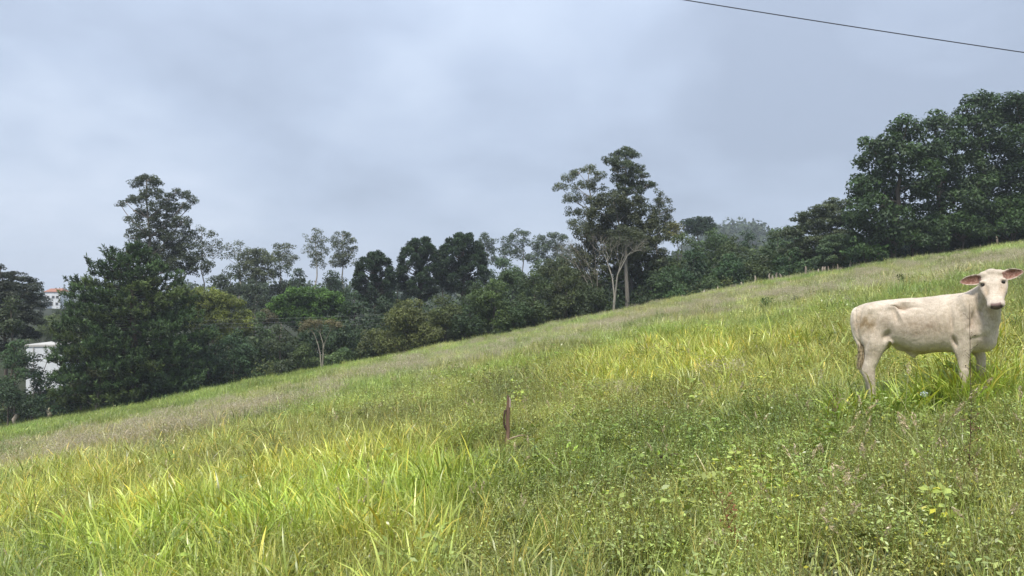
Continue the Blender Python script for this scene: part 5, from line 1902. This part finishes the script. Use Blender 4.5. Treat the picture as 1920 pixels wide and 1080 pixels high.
# ------------------------------------------------------------------ weeds and saplings that stand out of the grass
def field_plant(name, label, cat, px, base, top, w, seed, color, n=9, leaf=.09):
    g = ground_at(px, base)
    D = g.y
    m = PXM(D)
    rng = np.random.default_rng(seed)
    root = thing(name, g, label, cat)
    h = (base - top) * m
    T, G = Geo(), Geo()
    for i in range(n):
        a = rng.uniform(0, 6.283)
        e = np.array([math.cos(a) * rng.uniform(.2, 1) * w * m * .5, math.sin(a) * rng.uniform(.2, 1) * w * m * .5, h * rng.uniform(.55, 1)])
        path = bez([0, 0, -.05], e * np.array([.3, .3, .6]), e, 6)
        T.tube(path, np.linspace(.012, .004, 6), 4, (.14, .12, .07))
        k = 34
        t = rng.integers(2, 6, k)
        C = path[t] + rng.normal(size=(k, 3)) * np.array([.10, .10, .07]) * max(.5, h)
        leaf_quads(G, C, unit(np.array([0, 0, .8]) + rng.normal(size=(k, 3)) * .7), leaf, .5, np.array(color) * rng.uniform(.7, 1.35, (k, 1)), rng)
    link('stem', T.mesh('stem', M_BARK), root)
    link('leaves', G.mesh('leaves', M_LEAF), root)


field_plant('weed_bush', 'straggly dark green weed bush on the slope left above the calf\'s back', 'weed', 1702, 541, 515, 34, 1, (.075, .095, .04), 11)
field_plant('sapling', 'small sapling alone on the slope between weed bush and calf\'s head', 'sapling', 1759, 505, 484, 14, 2, (.085, .14, .05), 6)
field_plant('weed_bush', 'dark green weed clump on the open slope left of the calf, larger', 'weed', 1434, 592, 560, 36, 3, (.07, .105, .045), 12)
field_plant('weed_bush', 'small dark weed clump on the slope below the tall stake cluster', 'weed', 1492, 575, 556, 22, 4, (.08, .115, .05), 8)
field_plant('weed_bush', 'leafy weed standing in the slope grass right of the weed bush by the wood', 'weed', 1835, 500, 486, 26, 5, (.08, .12, .05), 8)
field_plant('weed_bush', 'low green weed by the right picture edge above the calf\'s ear', 'weed', 1895, 497, 478, 26, 6, (.085, .125, .05), 8)
field_plant('weed_bush', 'dark leafy weed right of the calf\'s chest', 'weed', 1900, 640, 590, 44, 7, (.085, .125, .05), 14, .05)


def weed_stalk(px, base, top, label, lean, seed, col=(.10, .075, .05), twig=10):
    g = ground_at(px, base)
    m = PXM(g.y)
    rng = np.random.default_rng(seed)
    h = (base - top) * m
    G = Geo()
    path = np.array([[0, 0, -.05], [lean * h * .4, 0.01, h * .4], [lean * h * .8, 0, h * .75], [lean * h, 0, h]])
    G.tube(path, [.0036, .003, .0024, .0012], 5, col)
    for i in range(twig):
        t = rng.uniform(.3, 1)
        p = np.array([lean * h * t, 0, h * t])
        a = rng.uniform(0, 6.283)
        e = p + np.array([math.cos(a) * .045, math.sin(a) * .045, .04])
        G.tube(np.array([p, e]), [.0018, .001], 3, col)
        leaf_quads(G, np.repeat(e[None], 3, 0) + rng.normal(size=(3, 3)) * .008, unit(rng.normal(size=(3, 3))), .018, .5, np.array(col) * 1.5, rng)
    o = link('weed_stalk', G.mesh('weed_stalk', M_BARK))
    o.location = g
    tag(o, label, 'weed stalk')


weed_stalk(1824, 822, 572, 'thin dark stalk rising in front of the calf\'s shoulder', -.02, 1)
weed_stalk(1818, 930, 780, 'dark brown seeded stalk in the lower right weeds below the calf', .02, 2, (.13, .08, .05), 26)
weed_stalk(1400, 1075, 940, 'reddish leaning stalk in the lower right foreground', -.35, 3, (.22, .09, .05), 22)
weed_stalk(70, 985, 890, 'dark dry stalk at the left edge of the near grass', -.1, 4, (.10, .08, .05), 12)
weed_stalk(1560, 830, 740, 'thin brown stalk in the weeds left below the calf', .03, 5, (.13, .09, .06), 16)


# ------------------------------------------------------------------ snag, sticks and the scrap
def snag():
    g = SNAG
    m = PXM(g.y)
    root = thing('dead_stump', g, 'thin broken dead tree stump standing in the middle of the pasture', 'stump')
    P_ = lambda x, y, d=0: np.array([(x - 951) * m, d, (838 - y) * m])
    G = Geo()
    pts = np.array([P_(953, 845), P_(951.5, 825), P_(952.5, 808), P_(952, 790), P_(952.5, 770), P_(953, 757), P_(952, 742)])
    sides = 9
    rr = np.array([5.5, 4.2, 3.2, 3.5, 3.8, 3.2, 1.4]) * m
    n0 = G.n
    G.tube(pts, rr, sides, (.20, .135, .10))
    v = G.v[-1]
    rng = np.random.default_rng(3)
    v += rng.normal(size=v.shape).astype(np.float32) * m * .7
    link('trunk', G.mesh('trunk', M_WOOD, True), root)
    G = Geo()
    G.tube(np.array([P_(956, 764, -.01), P_(956.5, 752, -.01), P_(955.5, 745, -.01)]), np.array([1.8, 1.9, .5]) * m, 6, (.42, .33, .29))
    link('splinter', G.mesh('splinter', M_WOOD, True), root)
    G = Geo()
    G.tube(np.array([P_(949.5, 806, -.01), P_(945.5, 797, -.02), P_(944.8, 784, -.02), P_(946.5, 771, -.02), P_(949, 769, -.01)]), np.array([2.0, 1.9, 1.7, 1.9, 1.4]) * m, 7, (.085, .055, .045))
    link('prong', G.mesh('prong', M_WOOD, True), root)


snag()


def stick(p0, p1, r, label, col, bend=.03, lift=.1):
    a = ground_at(*p0)
    b = ground_at(*p1)
    a.z += lift
    b.z += lift
    c = (a + b) / 2
    L_ = (b - a)
    G = Geo()
    path = bez(a - c, Vector((0, 0, bend)), b - c, 7)
    G.tube(path, np.array([.7, 1, 1.1, 1, 1.1, .8, .4]) * r, 7, col)
    o = link('fallen_stick', G.mesh('fallen_stick', M_WOOD, True))
    o.location = c
    tag(o, label, 'stick')


def bent_stalk(px, py, dx, dy, label, col, w=.006, rise=.32):
    a = ground_at(px, py)
    b = ground_at(px + dx, py + dy)
    G = Geo()
    path = bez((0, 0, .05), Vector(((b.x - a.x) * .45, (b.y - a.y) * .45, rise * 1.5)), (b.x - a.x, b.y - a.y, b.z - a.z + rise * .55), 9)
    G.tube(path, np.linspace(w * .5, w * .3, 9), 4, col)
    o = link('straw_stalk', G.mesh('straw_stalk', M_BARK))
    o.location = a
    tag(o, label, 'grass stalk')


bent_stalk(1650, 775, 55, 40, 'pale bent straw stalk arching from the calf\'s near hind leg', (.50, .48, .22))
bent_stalk(1815, 800, 75, 90, 'pale bent straw stalk leaning down right below the calf\'s chest', (.50, .46, .22))
bent_stalk(1590, 985, 150, 75, 'long pale grass stalk lying slantwise over the lower right weeds', (.48, .50, .24))
bent_stalk(1080, 1060, 60, -120, 'pale reed-like stalk leaning right at the bottom middle', (.50, .47, .26))
stick((950, 845), (986, 835), .009, 'pale fallen stick lying at the foot of the dead stump', (.34, .27, .19), .03, .13)
stick((1238, 915), (1272, 909), .014, 'short dark stick lying on the weeds in the near middle', (.07, .045, .035), .01, .26)


def scrap():
    g = ground_at(1733, 776)
    D = g.y - .25
    c = pt(1733, 740, D)
    bm = bmesh.new()
    bmesh.ops.create_icosphere(bm, subdivisions=3, radius=.031)
    rng = random.Random(5)
    for v in bm.verts:
        n = v.co.normalized()
        f = 1 + .28 * math.sin(n.x * 5 + 1) * math.cos(n.y * 6) + .14 * math.sin(n.z * 9 + n.x * 4) + rng.uniform(-.05, .05)
        v.co = Vector((v.co.x * f, v.co.y * f * .8, v.co.z * f * .95))
    me = bpy.data.meshes.new('scrap')
    bm.to_mesh(me)
    bm.free()
    m, nt, b = new_mat('crumpled_plastic')
    b.inputs['Base Color'].default_value = (.72, .80, .93, 1)
    b.inputs['Roughness'].default_value = .45
    me.materials.append(m)
    o = link('litter_scrap', me)
    o.location = c
    tag(o, 'small crumpled bluish-white scrap caught in the weeds below the calf\'s belly', 'litter')


scrap()

# ------------------------------------------------------------------ power lines
m_wire, _nt, _b = new_mat('wire')
_b.inputs['Base Color'].default_value = (.03, .03, .035, 1)
_b.inputs['Roughness'].default_value = .6
m_wire2, _nt, _b = new_mat('bare_aluminium_wire')
_b.inputs['Base Color'].default_value = (.26, .27, .28, 1)
_b.inputs['Roughness'].default_value = .6


def wire(pts_px, D, r, mat, label):
    P3 = [np.array(pt(x, y, d)) for (x, y), d in zip(pts_px, D)]
    c0 = P3[0]
    # a parabola through three hanging points
    t = np.linspace(0, 1, 41)
    span = np.linalg.norm(P3[2] - P3[0])
    tm = np.linalg.norm(P3[1] - P3[0]) / span
    ctrl = (P3[1] - (1 - tm) ** 2 * P3[0] - tm ** 2 * P3[2]) / (2 * tm * (1 - tm))
    path = (1 - t[:, None]) ** 2 * P3[0] + 2 * t[:, None] * (1 - t[:, None]) * ctrl + t[:, None] ** 2 * P3[2]
    G = Geo()
    G.tube(path - c0, r, 6, (1, 1, 1))
    o = link('power_line', G.mesh('power_line', mat, True))
    o.location = c0
    tag(o, label, 'power line')
    return o


wire([(560, -125), (1580, 47), (2700, 205)], (14, 14, 14), .0092, m_wire, 'single dark overhead wire crossing the upper right sky')
for pts_px, lab, mt, r in [
        ([(-260, 596), (374, 601), (1020, 572)], 'upper of the three thin wires passing in front of the yellowish olive tree', m_wire2, .0055),
        ([(-260, 604), (374, 608), (1020, 581)], 'middle of the three thin wires passing in front of the yellowish olive tree', m_wire2, .0055),
        ([(-260, 612), (374, 615.5), (1020, 592)], 'lowest of the three thin wires passing in front of the yellowish olive tree', m_wire2, .0055),
        ([(-260, 555), (440, 553), (1100, 528)], 'highest thin wire, running past the bright green dome and the araucarias', m_wire, .006)]:
    o = wire(pts_px, (64.5, 64.5, 64.5), r, mt, lab)
    o['group'] = 'thin power wires along the hedge line'


# ------------------------------------------------------------------ far buildings
def plaster(name, c1, c2, rough=.85):
    m, nt, b = new_mat(name)
    tcx = nt.nodes.new('ShaderNodeTexCoord')
    mp = nt.nodes.new('ShaderNodeMapping')
    mp.inputs['Scale'].default_value = (1, 1, .25)
    nt.links.new(tcx.outputs['Object'], mp.inputs[0])
    n = nnoise(nt, mp.outputs[0], 1.5, 6, .65)
    nt.links.new(nramp(nt, n, [(.3, c1), (.7, c2)]), b.inputs['Base Color'])
    b.inputs['Roughness'].default_value = rough
    return m


M_WHITE = plaster('white_plaster', (.60, .62, .64), (.78, .79, .80))
M_TILE = plaster('clay_tile', (.27, .11, .07), (.38, .17, .10))
M_DARK = plaster('dark_glass', (.03, .035, .04), (.05, .055, .06), .3)
M_CAP = plaster('concrete_cap', (.42, .40, .36), (.55, .53, .49))


def box(name, c, s, mat, parent, bev=.01, tilt=None):
    bm = bmesh.new()
    bmesh.ops.create_cube(bm, size=1)
    for v in bm.verts:
        v.co = Vector((v.co.x * s[0], v.co.y * s[1], v.co.z * s[2]))
        if tilt:
            v.co.z += v.co.x * tilt
    if bev:
        bmesh.ops.bevel(bm, geom=bm.edges[:], offset=bev, segments=1, affect='EDGES')
    me = bpy.data.meshes.new(name)
    bm.to_mesh(me)
    bm.free()
    me.materials.append(mat)
    o = link(name, me, parent)
    o.location = c
    return o


def gable(name, w, d, h, over, mat, parent, z):
    x, y = w / 2 + over, d / 2 + over
    v = [(-x, -y, 0), (x, -y, 0), (x, y, 0), (-x, y, 0), (-x + .6, 0, h), (x - .6, 0, h)]
    v += [(a, b, c - .12) for a, b, c in v]
    f = [(0, 1, 5, 4), (1, 2, 5), (2, 3, 4, 5), (3, 0, 4), (6, 10, 11, 7), (7, 11, 8), (8, 11, 10, 9), (9, 10, 6), (0, 6, 7, 1), (1, 7, 8, 2), (2, 8, 9, 3), (3, 9, 6, 0)]
    me = bpy.data.meshes.new(name)
    me.from_pydata([tuple(map(float, a)) for a in v], [], f)
    me.materials.append(mat)
    o = link(name, me, parent)
    o.location = (0, 0, z)
    return o


def buildings():
    # far house with the orange roof
    D = 250
    m = PXM(D)
    c = pt(107, 575, D)
    z0 = c.z - 1.5
    root = thing('far_house', (c.x, D, z0), 'small far white house with an orange tiled roof above the tree tops at left', 'house', rz=.1)
    W, H = 26 * m, (577 - 549) * m + 1.5
    box('wall', (0, 0, H / 2), (W, 6, H), M_WHITE, root)
    gable('roof', W, 6, 1.1, .3, M_TILE, root, H)
    for i, (x, z, w, h) in enumerate(((-.30, .72, .9, 1.0), (.05, .72, .9, 1.0), (.33, .72, .9, 1.0), (-.1, .38, 1.4, 1.3), (.3, .38, .9, 1.0))):
        o = box('window', (x * W, -3.02, z * H), (w, .12, h), M_CAP, root)
        box('pane', (0, -.05, 0), (w * .8, .08, h * .8), M_DARK, o)
    box('porch_roof', (-.35 * W, -4.2, .48 * H), (W * .42, 2.4, .18), M_WHITE, root)
    # big white building between the layered tree and the pine
    D = 84
    m = PXM(D)
    c = pt(84, 700, D)
    z0 = min(c.z, tz(c.x, D)) - .6
    top = pt(84, 646, D).z - z0
    root = thing('white_building', (c.x, D, z0), 'plain white-walled building half hidden between the layered tree and the pine', 'building', rz=.12)
    W = 66 * m
    box('wall', (0, 3, (top - .25) / 2), (W, 6, top - .25), M_WHITE, root)
    box('parapet', (0, 3, top - .12), (W + .2, 6.2, .24), M_CAP, root)
    box('downpipe', (-.3 * W, -.06, (top - .3) / 2), (.1, .1, top - .3), M_CAP, root)
    for x in (-.36, .40):
        o = box('window', (x * W, -.04, top * .45), (.9, .1, .8), M_CAP, root)
        box('pane', (0, -.03, 0), (.75, .08, .65), M_DARK, o)
    # little white gable above the bright green dome
    D = 104
    m = PXM(D)
    c = pt(602, 560, D)
    z0 = tz(c.x, D) - .3
    top = pt(602, 541, D).z - z0
    root = thing('small_white_hut', (c.x, D, z0), 'tiny pale wall and roof showing just above the bright green dome-shaped tree', 'hut')
    box('wall', (0, 0, (top - .4) / 2), (.75, 1.2, top - .4), M_WHITE, root)
    box('roof', (0, 0, top - .3), (.95, 1.5, .18), M_CAP, root, tilt=-.2)


buildings()

# ------------------------------------------------------------------ the damp air of the valley
def air():
    m = bpy.data.materials.new('haze')
    m.use_nodes = True
    nt = m.node_tree
    nt.nodes.clear()
    pv = nt.nodes.new('ShaderNodeVolumePrincipled')
    pv.inputs['Color'].default_value = (.86, .92, 1.0, 1)
    pv.inputs['Density'].default_value = 0.00055
    pv.inputs['Anisotropy'].default_value = 0.1
    out = nt.nodes.new('ShaderNodeOutputMaterial')
    nt.links.new(pv.outputs[0], out.inputs['Volume'])
    bm = bmesh.new()
    bmesh.ops.create_cube(bm, size=1)
    for v in bm.verts:
        v.co = Vector((v.co.x * 5600, v.co.y * 5600, -24 + (v.co.z + .5) * 96))
    me = bpy.data.meshes.new('haze')
    bm.to_mesh(me)
    bm.free()
    me.materials.append(m)
    o = link('haze', me)
    tag(o, 'pale damp haze filling the valley air', kind='stuff')


air()
